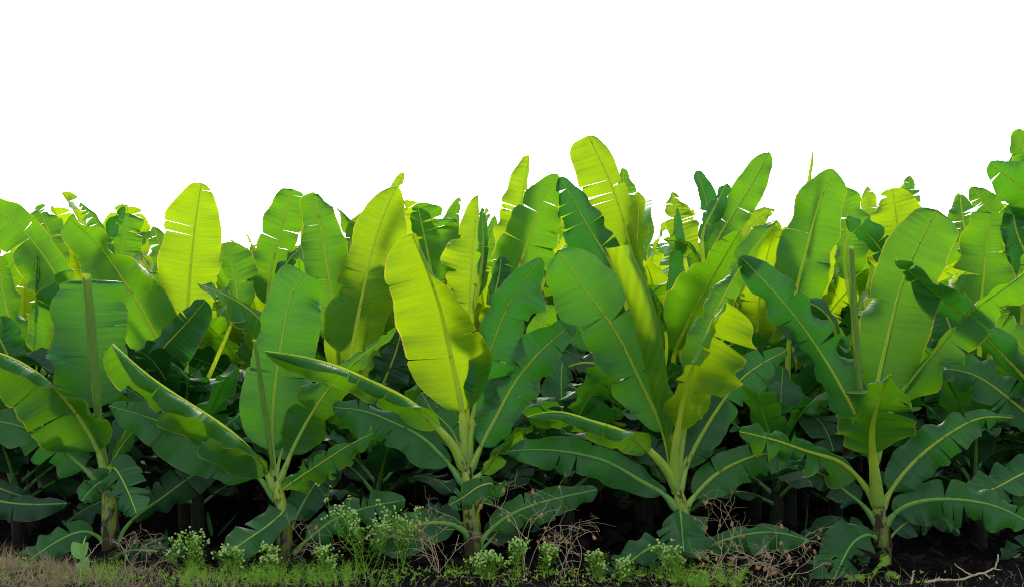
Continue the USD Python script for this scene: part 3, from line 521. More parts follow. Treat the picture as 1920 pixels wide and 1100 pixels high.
L(Z, [(-106, 940), (-70, 920), (-30, 930), (40, 944), (132, 942)], ([14, 18, 16, 10], [26, 34, 30, 16]), dt=-0.2, b=0.8, mat='old_leaf', hint=UP, tB=[0.5], seed=283, rib='midrib_green')
L(Z, [(-106, 930), (-60, 900), (0, 915), (62, 935)], ([14, 18, 12], [14, 20, 14]), dt=0.1, b=0.8, mat='old_leaf', hint=UP, seed=284, rib='midrib_green')
L(Z, [(-106, 880), (-90, 740), (-60, 650), (-10, 580)], ([40, 50, 36], [40, 50, 36]), dt=0.1, b=0.8, mat='mature_leaf', seed=285)

# ================================================================== second row and the leaves above it
def filler(p, n, seed, el=(10, 60), length=(1.0, 1.6), mats=('mature_leaf', 'old_leaf', 'mature_leaf'), low=0.35, dead=3, azs=None):
    """the lower leaves of a plant of the rows behind"""
    rng = np.random.default_rng(seed)
    a0 = rng.uniform(0, 6.28)
    for k in range(n):
        h = rng.uniform(low, 0.98); b = p.base + (p.crown - p.base) * h
        az = a0 + k * 2.4 + rng.normal() * 0.3 if azs is None else azs[k]
        lg = rng.uniform(*length)
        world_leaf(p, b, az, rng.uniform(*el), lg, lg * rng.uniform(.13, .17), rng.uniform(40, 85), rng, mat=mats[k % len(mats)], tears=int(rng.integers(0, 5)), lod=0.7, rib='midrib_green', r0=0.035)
    for k in range(6):                     # the crown's own spread of darker leaves
        lg = rng.uniform(1.1, 1.6)
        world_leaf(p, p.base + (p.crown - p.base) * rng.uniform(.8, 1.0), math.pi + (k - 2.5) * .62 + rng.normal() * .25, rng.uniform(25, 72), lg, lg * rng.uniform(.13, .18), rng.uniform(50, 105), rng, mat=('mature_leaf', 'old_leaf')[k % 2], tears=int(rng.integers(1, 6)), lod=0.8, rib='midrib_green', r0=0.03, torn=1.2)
    for k in range(dead):
        b = p.base + (p.crown - p.base) * rng.uniform(.55, .9)
        hanging(p, b, math.pi + rng.uniform(-1.3, 1.3), rng.uniform(.6, 1.0), rng.uniform(.06, .11), rng)

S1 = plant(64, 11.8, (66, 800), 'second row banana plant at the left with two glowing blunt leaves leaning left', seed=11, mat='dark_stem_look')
L(S1, [(66, 815), (140, 640), (112, 530), (73, 468), (24, 416), (-30, 385)], ([44, 54, 52, 34], [26, 32, 32, 26]), dt=-0.1, b=1.5, face='u', mat='mid_leaf', tA=[.35, .6], torn=.6, seed=301, r=(8, 5, 1.4), cB=30, tip=.82)
L(S1, [(66, 810), (112, 560), (103, 478), (90, 430), (68, 388)], ([26, 30, 24], [26, 32, 26]), dt=0.5, b=1.5, face='u', mat='mid_leaf', seed=302, r=(7, 4.5, 1.2), tip=.65)
L(S1, [(66, 820), (88, 655), (100, 610), (116, 565), (138, 507)], ([36, 50, 46, 26], [16, 20, 16, 10]), dt=-0.2, b=0.9, face='u', mat='mid_leaf', tA=[.55, .8], torn=.7, seed=303, r=(8, 5, 1.4))
L(S1, [(66, 810), (70, 600), (71, 540), (72, 478)], ([4, 5, 4], [4, 5, 4]), dt=-0.1, b=1.0, mat='mature_leaf', cA=90, cB=90, seed=304, r=(3, 2, 1))
L(S1, [(66, 815), (20, 680), (-10, 620), (-40, 580)], ([36, 44, 30], [36, 44, 30]), dt=-0.2, b=0.8, mat='mature_leaf', seed=305)
L(S1, [(66, 815), (30, 640), (8, 560), (0, 480)], ([22, 30, 22], [22, 30, 22]), dt=0.2, b=0.8, face='u', mat='mid_leaf', seed=306)
filler(S1, 9, 61)

S2 = plant(352, 11.9, (348, 790), 'second row banana plant bearing the tallest glowing leaf at the left', seed=12, mat='dark_stem_look')
L(S2, [(348, 800), (348, 660), (351, 585), (359, 485), (366, 420), (378, 343)], ([46, 60, 60, 50], [44, 52, 50, 46]), dt=0.1, b=1.6, face='u', mat='young_leaf', tB=[0.36, 0.95], torn=0.3, cA=-6, cB=-10, tip=0.52, seed=311, r=(10, 6.5, 1.6), wave=0.7)
L(S2, [(346, 815), (332, 700), (293, 629), (258, 565), (225, 516), (189, 465), (128, 409)], ([50, 56, 58, 56, 40], [48, 56, 44, 26, 22]), dt=-0.35, b=1.0, face='u', mat='mid_leaf', tA=[0.5, 0.74], tB=[0.45], torn=0.5, fB=[0, 0, 20, 40], cB=[0, 10, 40, 60], tip=0.86, seed=312, r=(10, 7, 1.6))
L(S2, [(350, 800), (420, 640), (444, 560), (437, 510), (422, 455)], ([18, 22, 20], [32, 42, 36]), dt=0.3, b=1.4, face='u', mat='mid_leaf', tB=[.5], seed=313, r=(7, 5, 1.2))
L(S2, [(348, 800), (262, 740), (287, 676), (338, 618), (386, 563)], ([22, 28, 24], [34, 46, 38]), dt=-0.45, b=1.0, mat='mature_leaf', cA=-30, seed=314, r=(8, 5, 1.3))
L(S2, [(350, 790), (340, 640), (312, 520), (300, 460), (288, 425)], ([22, 26, 20], [16, 20, 16]), dt=0.6, b=1.5, face='u', mat='mid_leaf', seed=315)
L(S2, [(348, 790), (250, 560), (228, 490), (232, 440), (242, 400)], ([16, 20, 14], [28, 34, 30]), dt=0.5, b=1.8, face='u', mat='mid_leaf', tip=.8, seed=316, r=(6, 4, 1))
L(S2, [(346, 800), (250, 560), (205, 470), (180, 415), (150, 380)], ([22, 26, 20], [8, 10, 8]), dt=0.3, b=1.6, mat='mid_leaf', tA=0.05, torn=1.2, seed=317, r=(5, 3, 1), hint=UP)
L(S2, [(346, 800), (240, 560), (195, 465), (212, 425), (233, 387)], ([12, 18, 12], [10, 14, 10]), dt=0.1, b=1.9, mat='mature_leaf', fA=30, cA=40, seed=318, r=(5, 3, 1))
filler(S2, 10, 62)

S3 = plant(520, 12.8, (516, 790), 'banana plant behind the second front plant with a torn silvery leaf', seed=13, mat='dark_stem_look')
L(S3, [(516, 790), (500, 620), (506, 520), (525, 440), (549, 355)], ([30, 38, 38, 30], [32, 40, 38, 30]), dt=0.2, b=1.5, face='u', mat='mid_leaf', tA=[.55], torn=.5, tip=.82, seed=321, r=(8, 5.5, 1.4))
L(S3, [(516, 800), (512, 660), (484, 596), (440, 562), (405, 545), (370, 532)], ([36, 46, 44, 32], [22, 30, 24, 12]), dt=-1.6, b=1.3, mat='mid_leaf', hint=UPP, fA=-24, cA=-30, tA=[.3, .42, .5, .6, .7, .82], torn=.9, seed=322, r=(8, 5, 1.2))
L(S3, [(516, 790), (520, 600), (500, 540), (450, 490), (424, 470)], ([18, 22, 16], [18, 22, 16]), dt=0.4, b=1.6, mat='mature_leaf', seed=323)
L(S3, [(516, 790), (520, 560), (540, 490), (558, 470)], ([14, 18, 12], [14, 18, 12]), dt=0.0, b=1.2, mat='mature_leaf', hint=UP, seed=324)
filler(S3, 9, 63)

S4 = plant(654, 11.9, (652, 830), 'second row banana plant with a large glowing torn leaf left of the centre plant', seed=14, mat='dark_stem_look')
L(S4, [(652, 840), (652, 740), (658, 672), (672, 590), (689, 508), (713, 422), (743, 350)], ([52, 60, 50, 50, 38], [52, 60, 66, 62, 42]), dt=0.1, b=1.3, face='u', mat='young_leaf', tA=[0.46, 0.55], tB=[0.5], torn=0.5, cA=-8, cB=-10, tip=0.62, seed=331, r=(12, 8, 1.8))
L(S4, [(650, 830), (638, 700), (625, 570), (610, 480), (590, 362)], ([38, 48, 44, 30], [34, 44, 42, 22]), dt=0.35, b=1.4, face='u', mat='mid_leaf', tB=[.38], torn=.4, tip=.8, seed=332, r=(9, 6, 1.5))
L(S4, [(652, 830), (700, 760), (722, 710), (742, 660), (752, 620)], ([26, 34, 26], [30, 38, 28]), dt=-0.1, b=0.9, mat='old_leaf', seed=333)
L(S4, [(652, 820), (650, 560), (655, 480), (668, 430), (690, 396)], ([16, 20, 18], [18, 22, 18]), dt=1.2, b=1.6, face='u', mat='young_leaf', seed=334)
L(S4, [(654, 830), (690, 560), (715, 430), (738, 370), (757, 325)], ([12, 16, 14], [6, 8, 6]), dt=0.7, b=2.0, face='u', mat='young_leaf', tA=2, seed=335, r=(5, 3, 1))
filler(S4, 10, 64, dead=3)

S5 = plant(808, 12.9, (808, 770), 'banana plant behind the centre front plant, upper leaves beside the broad glowing leaf', seed=15, mat='dark_stem_look')
L(S5, [(808, 770), (815, 560), (805, 490), (795, 440), (782, 382)], ([20, 24, 20], [52, 66, 52]), dt=0.1, b=1.4, face='u', mat='mid_leaf', cB=-14, seed=341, tip=.6, r=(8, 5, 1.3))
L(S5, [(808, 770), (840, 560), (846, 460), (852, 410), (862, 372)], ([16, 20, 16], [10, 12, 8]), dt=0.5, b=1.6, face='u', mat='mid_leaf', seed=342)
L(S5, [(808, 770), (860, 620), (900, 520), (912, 460), (928, 405)], ([10, 14, 10], [14, 20, 14]), dt=0.3, b=1.6, mat='mid_leaf', tB=3, torn=1.2, seed=343)
L(S5, [(808, 770), (880, 600), (905, 480), (906, 430), (904, 390)], ([8, 12, 8], [8, 10, 8]), dt=0.1, b=1.6, mat='mature_leaf', seed=344)
filler(S5, 9, 65)

S6 = plant(966, 12.0, (962, 800), 'second row banana plant right of the centre plant with torn glowing leaves', seed=16, mat='dark_stem_look')
L(S6, [(962, 800), (958, 620), (964, 490), (976, 392), (992, 292)], ([34, 42, 40, 34], [10, 14, 12, 8]), dt=0.3, b=1.5, face='u', mat='young_leaf', cA=-10, fB=-30, cB=-40, tip=.6, seed=351, r=(8, 5.5, 1.4))
L(S6, [(962, 800), (944, 620), (964, 530), (995, 437), (1024, 362), (1045, 327)], ([40, 52, 48, 26], [44, 60, 56, 30]), dt=-0.1, b=1.3, face='u', mat='mid_leaf', tA=[.32, .5, .72], tB=[.35, .5, .62, .8], torn=.8, cA=-10, cB=-16, tip=.6, seed=352, r=(10, 7, 1.6))
L(S6, [(962, 800), (935, 600), (928, 560), (935, 520), (940, 480)], ([12, 18, 12], [20, 26, 20]), dt=-0.2, b=1.0, mat='mature_leaf', seed=353)
L(S6, [(964, 800), (995, 690), (1010, 630), (1028, 590), (1050, 570)], ([20, 26, 20], [20, 26, 20]), dt=-0.1, b=1.0, face='u', mat='mid_leaf', seed=354)
filler(S6, 10, 66, dead=3)

S7 = plant(1208, 12.0, (1206, 790), 'second row banana plant bearing the highest glowing leaf near the centre', seed=17, mat='dark_stem_look', husks=8)
L(S7, [(1206, 800), (1222, 640), (1205, 545), (1185, 476), (1161, 388), (1139, 330), (1103, 255)], ([44, 56, 58, 52, 44], [16, 20, 22, 24, 24]), dt=0.15, b=1.6, face='u', mat='young_leaf', tA=[.63, .67, .74], tB=[.70], torn=.8, cA=-8, fB=[20, 10, -20], cB=[60, 40, -30], tip=.86, seed=361, r=(10, 6.5, 1.6))
L(S7, [(1206, 800), (1180, 600), (1140, 485), (1112, 440), (1091, 404), (1050, 332)], ([34, 52, 52, 42, 26], [18, 26, 30, 30, 20]), dt=-0.1, b=1.4, mat='mature_leaf', tA=[.62, .72, .8, .9], torn=.8, cA=-20, cB=-30, seed=362, r=(9, 6, 1.4))
L(S7, [(1208, 790), (1225, 620), (1193, 500), (1195, 440), (1198, 360)], ([22, 30, 26], [16, 22, 16]), dt=0.2, b=1.6, face='u', mat='young_leaf', tA=[.6], cB=-50, seed=363, r=(7, 5, 1.2))
L(S7, [(1208, 790), (1200, 520), (1180, 440), (1172, 380), (1168, 315)], ([16, 22, 12], [24, 30, 18]), dt=0.7, b=1.7, face='u', mat='mid_leaf', seed=364, r=(6, 4, 1.2))
L(S7, [(1208, 790), (1235, 620), (1222, 560), (1205, 520), (1170, 470)], ([14, 18, 16], [20, 28, 28]), dt=-0.5, b=1.5, mat='mid_leaf', fB=50, cB=110, tB=[.4, .6, .8], torn=1.4, fA=20, cA=120, seed=365, r=(6, 4, 1.2))
L(S7, [(1208, 790), (1250, 650), (1240, 590), (1215, 545), (1185, 530)], ([14, 20, 18], [18, 24, 22]), dt=-0.6, b=1.5, mat='mid_leaf', fB=60, cB=100, tB=[.5], torn=1.4, cA=60, seed=366, r=(6, 4, 1.2))
L(S7, [(1208, 790), (1110, 660), (1090, 620), (1070, 580), (1050, 545)], ([24, 34, 26], [26, 36, 28]), dt=-0.2, b=1.1, mat='mature_leaf', seed=367)
L(S7, [(1206, 800), (1150, 700), (1110, 680), (1060, 690), (1030, 710)], ([20, 28, 22], [18, 24, 18]), dt=-0.3, b=1.0, mat='old_leaf', hint=UP, seed=368)
L(S7, [(1206, 800), (1150, 790), (1100, 752), (1060, 742), (1012, 774)][::1], ([16, 22, 14], [14, 16, 12]), dt=-0.9, b=1.0, mat='mid_leaf', hint=UPP, tA=6, seed=369)
filler(S7, 10, 67, dead=5)

S8 = plant(1318, 12.8, (1312, 770), 'banana plant behind the half rolled leaf, with a pale upright leaf pointing right', seed=18, mat='dark_stem_look')
L(S8, [(1312, 770), (1262, 680), (1283, 620), (1308, 568), (1336, 520), (1386, 434)], ([44, 52, 46, 22], [48, 64, 60, 36]), dt=-1.6, b=1.4, face='u', mat='mid_leaf', tA=[.55, .7, .8, .9], tB=[.6], torn=.5, fA=[0, 5, 20], cA=[0, 0, 30], tip=.6, seed=371, r=(9, 6.5, 1.5))
L(S8, [(1312, 770), (1315, 560), (1345, 450), (1372, 405), (1398, 365), (1441, 286)], ([24, 30, 30, 22], [26, 34, 32, 20]), dt=0.2, b=1.6, mat='mid_leaf', tB=[.5], tA=[.35], cA=-30, torn=.5, tip=.75, seed=372, r=(7, 5, 1.3), hint=UP)
L(S8, [(1312, 770), (1290, 520), (1276, 450), (1266, 405), (1262, 360)], ([16, 22, 18], [30, 42, 34]), dt=0.9, b=1.5, face='u', mat='young_leaf', seed=373)
L(S8, [(1312, 770), (1262, 620), (1252, 570), (1260, 480), (1268, 388)], ([5, 6, 5], [10, 24, 20]), dt=-0.2, b=1.2, mat='mature_leaf', fA=60, fB=-10, cB=-30, seed=374, r=(6, 5, 3))
L(S8, [(1312, 770), (1330, 560), (1332, 440), (1322, 370), (1306, 320)], ([14, 18, 14], [18, 26, 20]), dt=0.7, b=1.7, mat='mature_leaf', tA=[.5], seed=375)
L(S8, [(1312, 770), (1320, 500), (1318, 440), (1340, 390), (1362, 345)], ([10, 14, 10], [18, 24, 18]), dt=0.1, b=1.8, mat='mature_leaf', tip=.7, seed=376)
L(S8, [(1312, 770), (1290, 560), (1310, 490), (1290, 460), (1245, 450)], ([14, 20, 16], [18, 22, 16]), dt=-0.3, b=1.7, mat='mid_leaf', fB=40, cB=110, tA=3, tB=3, torn=1.5, seed=377)
L(S8, [(1312, 770), (1340, 520), (1390, 450), (1420, 410), (1452, 392)], ([18, 22, 16], [18, 22, 16]), dt=1.2, b=1.6, face='u', mat='young_leaf', tB=2, seed=378)
filler(S8, 9, 68)

S9 = plant(1478, 12.0, (1476, 775), 'second row banana plant in the dark gap with one wide upright leaf on top', seed=19, mat='dark_stem_look')
L(S9, [(1476, 785), (1478, 660), (1490, 558), (1515, 456), (1531, 397), (1564, 318)], ([44, 54, 54, 32], [42, 56, 60, 44]), dt=0.1, b=1.3, face='u', mat='mid_leaf', tB=[.44], tA=[.6], torn=.5, tip=.72, seed=381, r=(10, 7, 1.6))
L(S9, [(1478, 775), (1490, 540), (1508, 440), (1514, 380), (1525, 283)], ([5, 7, 4], [5, 8, 4]), dt=0.4, b=1.7, face='u', mat='young_leaf', cA=80, cB=80, seed=382, r=(4, 2.5, 1))
L(S9, [(1478, 785), (1556, 690), (1568, 640), (1545, 585), (1490, 560)], ([20, 26, 20], [22, 30, 22]), dt=-0.6, b=1.2, mat='mature_leaf', fB=-30, cB=-40, seed=383)
L(S9, [(1478, 785), (1555, 730), (1545, 660), (1510, 610), (1462, 590)], ([36, 48, 40], [28, 40, 32]), dt=-0.3, b=1.0, mat='mature_leaf', seed=384)
L(S9, [(1476, 790), (1450, 740), (1440, 700), (1440, 660)], ([22, 30, 24], [22, 30, 24]), dt=-0.2, b=0.8, mat='mature_leaf', seed=385)
L(S9, [(1478, 785), (1460, 745), (1430, 735), (1530, 722)][:3] + [(1395, 745)], ([16, 22, 18], [12, 16, 12]), dt=-0.3, b=0.8, mat='old_leaf', hint=UP, tA=5, seed=386)
filler(S9, 10, 69, dead=4)

S10 = plant(1672, 12.9, (1668, 760), 'banana plant behind the tall broad leaf, a wide yellow glowing leaf at its top', seed=20, mat='dark_stem_look')
L(S10, [(1668, 760), (1684, 560), (1686, 470), (1682, 420), (1673, 354)], ([44, 58, 48], [46, 60, 50]), dt=0.1, b=1.3, face='u', mat='young_leaf', tip=.45, base=.3, seed=391, r=(8, 5.5, 1.3))
L(S10, [(1668, 760), (1590, 540), (1584, 480), (1590, 420), (1580, 350)], ([20, 26, 18], [36, 46, 34]), dt=0.3, b=1.3, face='u', mat='mid_leaf', tB=[.5], seed=392)
L(S10, [(1668, 760), (1690, 560), (1662, 486), (1632, 445), (1586, 411)], ([14, 20, 16], [24, 32, 22]), dt=-0.6, b=1.4, mat='mature_leaf', fB=20, cB=-60, cA=-40, seed=393)
L(S10, [(1668, 760), (1625, 560), (1640, 460), (1634, 405), (1626, 350)], ([14, 18, 14], [14, 18, 14]), dt=1.0, b=1.6, face='u', mat='young_leaf', seed=394)
L(S10, [(1668, 760), (1705, 520), (1706, 420), (1704, 375), (1706, 330)], ([18, 24, 18], [20, 26, 18]), dt=1.2, b=1.7, mat='mid_leaf', tA=4, tB=4, torn=1.3, seed=395)
filler(S10, 9, 70)

S11 = plant(1856, 11.9, (1856, 800), 'second row banana plant near the right edge with a blunt narrow topped leaf', seed=21, mat='dark_stem_look')
L(S11, [(1856, 810), (1836, 640), (1841, 555), (1850, 465), (1858, 398)], ([60, 64, 46, 38], [46, 62, 40, 36]), dt=-0.05, b=1.1, face='u', mat='mid_leaf', tip=.90, seed=401, r=(9, 6, 1.4))
L(S11, [(1856, 810), (1910, 650), (1916, 560), (1910, 500), (1900, 440)], ([28, 36, 28], [30, 40, 30]), dt=0.2, b=1.2, face='u', mat='mid_leaf', seed=402)
L(S11, [(1856, 810), (1800, 720), (1790, 640), (1770, 580), (1760, 530)], ([24, 34, 26], [26, 34, 26]), dt=0.1, b=1.1, mat='mature_leaf', seed=403)
L(S11, [(1856, 800), (1840, 540), (1815, 450), (1805, 405), (1800, 365)], ([22, 28, 20], [22, 28, 20]), dt=1.3, b=1.7, face='u', mat='mid_leaf', tA=3, tB=3, torn=1.2, seed=404)
filler(S11, 10, 71)

S12 = plant(2030, 11.7, (2020, 770), 'tall banana plant cut off by the right edge, its leaves the highest there', seed=22, mat='dark_stem_look')
L(S12, [(2020, 780), (2010, 560), (1990, 440), (1925, 358), (1888, 330), (1854, 307)], ([44, 56, 64, 52, 30], [40, 50, 44, 30]), dt=-0.15, b=1.5, face='u', mat='green_leaf', cA=-10, cB=-30, seed=411, r=(10, 7, 1.6), tip=.6)
L(S12, [(2020, 770), (1985, 480), (1945, 360), (1925, 300), (1908, 243)], ([26, 32, 26], [26, 32, 26]), dt=0.3, b=1.6, face='u', mat='mid_leaf', tA=4, tB=3, torn=1.0, seed=412)
L(S12, [(2020, 770), (1960, 560), (1925, 480), (1905, 430), (1900, 380)], ([26, 34, 26], [26, 34, 26]), dt=0.1, b=1.1, face='u', mat='mature_leaf', seed=413)
L(S12, [(2020, 770), (1970, 480), (1942, 400), (1922, 330), (1912, 275)], ([30, 36, 26], [30, 36, 26]), dt=0.4, b=1.3, face='u', mat='mid_leaf', tA=2, seed=414)
L(S12, [(2020, 770), (1960, 520), (1900, 440), (1860, 400), (1822, 350)], ([22, 30, 22], [24, 32, 24]), dt=0.9, b=1.4, face='u', mat='mid_leaf', tA=3, tB=2, seed=415)
filler(S12, 9, 72)
S13 = plant(-90, 11.8, (-90, 790), 'second row banana plant cut off by the left edge, leaf tips entering at mid height', seed=23, mat='dark_stem_look')
L(S13, [(-90, 790), (-70, 600), (-50, 500), (-20, 440)], ([36, 46, 36], [36, 46, 36]), dt=0.1, b=1.0, face='u', mat='mid_leaf', seed=421)
filler(S13, 9, 73)

# ---- young plants that stand low in the gaps between the two rows
def low_plant(px, D, h, label, seed):
    rng = np.random.default_rng(seed); b = at(px, 0, D); b[2] = 0
    q = new_thing('banana_plant', b, label, 'banana plant'); q.D = D; q.base = b; q.crown = b + [rng.normal() * .04, 0, h]
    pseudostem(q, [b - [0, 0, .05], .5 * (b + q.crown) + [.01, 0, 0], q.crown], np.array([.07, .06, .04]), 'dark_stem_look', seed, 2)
    for k in range(11):
        u = k / 10; lg = rng.uniform(.95, 1.35)
        world_leaf(q, b + (q.crown - b) * (1 - .55 * u), 2.4 * k + rng.normal() * .3 + 1.5, 72 - 40 * u + rng.normal() * 8, lg, lg * rng.uniform(.14, .18), rng.uniform(35, 85), rng, mat=('green_leaf', 'mature_leaf', 'mature_leaf', 'old_leaf')[min(3, k // 2)],
                   tears=int(rng.integers(1, 6)), lod=.8, rib='midrib_green', r0=.028, torn=1.0)
for i, (px, D, h, lab) in enumerate(((372, 11.0, .75, 'low dark young banana plant in the gap between the first two front plants'), (706, 10.9, .72, 'low dark young banana plant in the gap left of the centre plant'),
        (1066, 11.0, .80, 'low dark young banana plant in the gap right of the centre plant'), (1452, 11.0, .72, 'low dark young banana plant in the gap left of the right front plant'),
        (1838, 11.0, .85, 'low dark young banana plant in the gap at the right edge'), (36, 11.0, .75, 'low dark young banana plant in the gap at the left edge'))):
    low_plant(px, D, h, lab, 950 + i)

# ================================================================== the rows further back: a few kinds of plant, copied
def back_plant(seed, loc, h, label, group, dead=4):
    rng = np.random.default_rng(seed)
    p = new_thing('banana_plant', loc, label, 'banana plant', group)
    p.D = 15; p.base = np.array(loc, float); p.crown = p.base + np.array([rng.normal() * .06, rng.normal() * .06, h])
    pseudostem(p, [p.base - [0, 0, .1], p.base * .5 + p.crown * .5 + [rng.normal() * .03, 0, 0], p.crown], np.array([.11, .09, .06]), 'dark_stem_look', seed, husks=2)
    a0 = rng.uniform(0, 6.28); n = int(rng.integers(9, 12))
    for k in range(n):
        q = k / (n - 1)                     # young upright leaves in the middle, old drooping ones outside
        lg = rng.uniform(1.45, 2.0) * (1 - 0.2 * q)
        world_leaf(p, p.base + (p.crown - p.base) * (1 - 0.45 * q), a0 + 2.4 * k + rng.normal() * .3, 84 - 50 * q + rng.normal() * 6, lg, lg * rng.uniform(.15, .185), 18 + 55 * q + rng.uniform(0, 20), rng,
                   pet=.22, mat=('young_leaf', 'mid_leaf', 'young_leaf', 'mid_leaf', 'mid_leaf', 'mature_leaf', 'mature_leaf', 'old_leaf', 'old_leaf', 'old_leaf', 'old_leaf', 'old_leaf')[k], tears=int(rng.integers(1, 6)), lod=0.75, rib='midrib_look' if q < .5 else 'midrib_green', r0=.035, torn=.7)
    for k in range(5):                       # low leaves and those of the suckers at its foot
        lg = rng.uniform(.9, 1.5)
        world_leaf(p, p.base + (p.crown - p.base) * rng.uniform(.15, .5), a0 + 1.3 * k + rng.normal() * .3, rng.uniform(15, 60), lg, lg * .16, rng.uniform(50, 90), rng, mat='old_leaf', lod=0.5, rib='midrib_green', tears=2)
    for k in range(dead):
        hanging(p, p.base + (p.crown - p.base) * rng.uniform(.6, .9), rng.uniform(0, 6.28), rng.uniform(.7, 1.2), rng.uniform(.07, .12), rng)
    return p
BACK = 'banana plants in the rows behind'
BACK_LABEL = 'banana plant crowded in the rows behind, mostly hidden, leaf tops glowing in backlight'
rr = random.Random(5)
spots = []
for r, y in enumerate((13.0, 14.0, 15.2, 16.6, 18.2, 20.0, 22.0, 24.2, 26.6)):
    half = 0.5 * SPAN * y / 10 + 1.0
    x = -half + rr.uniform(0, 1.2)
    while x < half:
        spots.append((x + rr.uniform(-.3, .3), y + rr.uniform(-.4, .4), r)); x += rr.uniform(1.0, 1.4)
KINDS = 6
protos = []
for i, (x, y, r) in enumerate(spots):
    hh = (.94 if x < -2 else 1.0) * rr.uniform(.92, 1.08) * (.80, 1.0, 1.0, 1.03, 1.06, 1.12, 1.18, 1.24, 1.32)[r]
    if i < KINDS:
        y += 2.2; protos.append(back_plant(500 + i, (x, y, 0), 1.5 + .1 * i, BACK_LABEL, BACK))
        continue
    src = protos[rr.randrange(KINDS)]
    p = numbered('/World', 'banana_plant')
    X = UsdGeom.Xform.Define(stage, p)
    X.AddTranslateOp().Set(Gf.Vec3d(x, y, 0)); X.AddRotateZOp().Set(rr.uniform(0, 360)); X.AddScaleOp().Set(Gf.Vec3f(hh, hh, hh))
    X.GetPrim().GetReferences().AddInternalReference(src.path)
    X.SetXformOpOrder([X.GetOrderedXformOps()[0], X.GetOrderedXformOps()[1], X.GetOrderedXformOps()[2]]) if False else None
    X.GetPrim().SetInstanceable(True)
    tag(X.GetPrim(), BACK_LABEL, 'banana plant', BACK)

# ================================================================== the weeds, twigs and dry grass in front
def gz(x, y): return float(ground_rise(np.array(x), np.array(y))) - 0.02
def ball(c, r, rng):
    s = trimesh.creation.icosphere(1, r); v = s.vertices * rng.uniform(.8, 1.2, 3)
    return v + c, s.faces, np.zeros((len(v), 2))
def strip(P, w, side):
    P = np.asarray(P); w = np.asarray(w)[:, None] * side
    v = np.stack([P - w, P + w], 1).reshape(-1, 3)
    return v, grid_faces(len(P), 2), np.zeros((len(v), 2))

def flower_weed(px, D, h, label, seed, lean=0.0, spread=0.5, stems=4):
    """a branching weed with pale flower heads (h in pixels)"""
    rng = np.random.default_rng(seed); k = px_m(D); b = at(px, 0, D); b[2] = gz(b[0], D)
    o = new_thing('flowering_weed', b, label, 'weed')
    H = h * k; st, fo, fl = [], [], []
    def grow(p, d, ln, r, lev):
        n = 6; P = [p]; dd = d
        for i in range(n - 1):
            dd = norm(dd + rng.normal(0, .07, 3) + [0, 0, .05]); P.append(P[-1] + dd * ln / (n - 1))
        P = np.array(P); st.append(tube(P, np.linspace(r, r * .6, n), 5))
        for i in range(int(9 if lev == 0 else 6 if lev < 2 else 3)):      # lacy leaves
            q = P[rng.integers(1, n)]; a = rng.uniform(0, 6.28); l = rng.uniform(.035, .09) * (1.25 if lev == 0 else .8)
            e = norm(np.array([np.cos(a), np.sin(a), rng.uniform(-.1, .7)])); s = np.cross(e, [0, 0, 1.0])
            fo.append(strip([q, q + e * l * .5, q + e * l], [.001, .0024, .0006], norm(s)))
            for j in (.35, .55, .75):
                for sg in (-1, 1):
                    g = norm(e * .7 + sg * norm(s) + rng.normal(0, .15, 3)); fo.append(strip([q + e * l * j, q + e * l * j + g * l * .2, q + e * l * j + g * l * .38 * (1.2 - j)], [.0006, .0019, .0004], norm(np.cross(g, [0.3, .4, 1.0]))))
        if lev >= 3 or ln < .035:
            for i in range(rng.integers(1, 4)):
                e = norm(dd + rng.normal(0, .75, 3)); t = P[-1] + e * rng.uniform(.012, .042)
                st.append(tube([P[-1], t], [r * .5, r * .4], 4)); fl.append(ball(t, rng.uniform(.0062, .0098), rng))
            return
        for i in range(rng.integers(2, 4)):
            a = rng.uniform(0, 6.28); w = .55 + .35 * lev
            e = norm(dd + w * np.array([np.cos(a), .7 * np.sin(a), .35]))
            grow(P[-1] if i == 0 else P[rng.integers(n // 2, n)], e, ln * rng.uniform(.55, .85), r * .66, lev + 1)
    for s in range(stems):
        d = norm(np.array([rng.normal(0, spread) + lean, rng.normal(0, spread * .6), 1.0]))
        grow(b + [rng.normal(0, .03), rng.normal(0, .03), -.01], d, H * rng.uniform(.36, .62), .0042, 0)
    v, f, u = join(st); part('stem', o, v, f, 'weed_green', uv=u)
    v, f, u = join(fo); part('foliage', o, v, f, 'weed_green', uv=u, smooth=False)
    v, f, u = join(fl); part('flower_heads', o, v, f, 'weed_flower', uv=u, kind='stuff')
for i, (x, D, h, sp, ns, lab) in enumerate((
        (352, 9.15, 62, .35, 4, 'bushy flowering weed on dry grass, leftmost of the pale flowered weeds'),
        (425, 9.10, 50, .45, 4, 'low pale flowered weed between the bushy one and the second front plant'),
        (506, 9.05, 50, .30, 3, 'small pale flowered weed below the second front banana plant'),
        (612, 9.05, 52, .45, 4, 'dense low flowering weed left of the tallest flowering weed'),
        (690, 9.15, 112, .50, 7, 'tallest flowering weed, airy, many pale heads before a low banana leaf'),
        (752, 9.20, 100, .30, 4, 'slender flowering weed leaning right beside the tallest flowering weed'),
        (908, 9.00, 44, .60, 5, 'low flowering weed at the foot of the centre banana plant'),
        (965, 9.02, 68, .25, 3, 'upright flowering weed right of the centre plant, among dry twigs'),
        (1018, 9.05, 58, .30, 3, 'flowering weed among the dry twigs with orange pods, right of the upright one'),
        (1118, 8.98, 40, .40, 4, 'small flowering weed below the low leaf left of the right centre plant'),
        (1172, 9.00, 34, .45, 4, 'smallest flowering weed at the bottom before a low banana leaf'),
        (1262, 9.02, 58, .45, 5, 'flowering weed at the foot of the right of centre banana plant'))):
    flower_weed(x, D, h * 0.95, lab, 800 + i, spread=sp * 1.3, stems=ns, lean=.25 if x == 752 else 0)

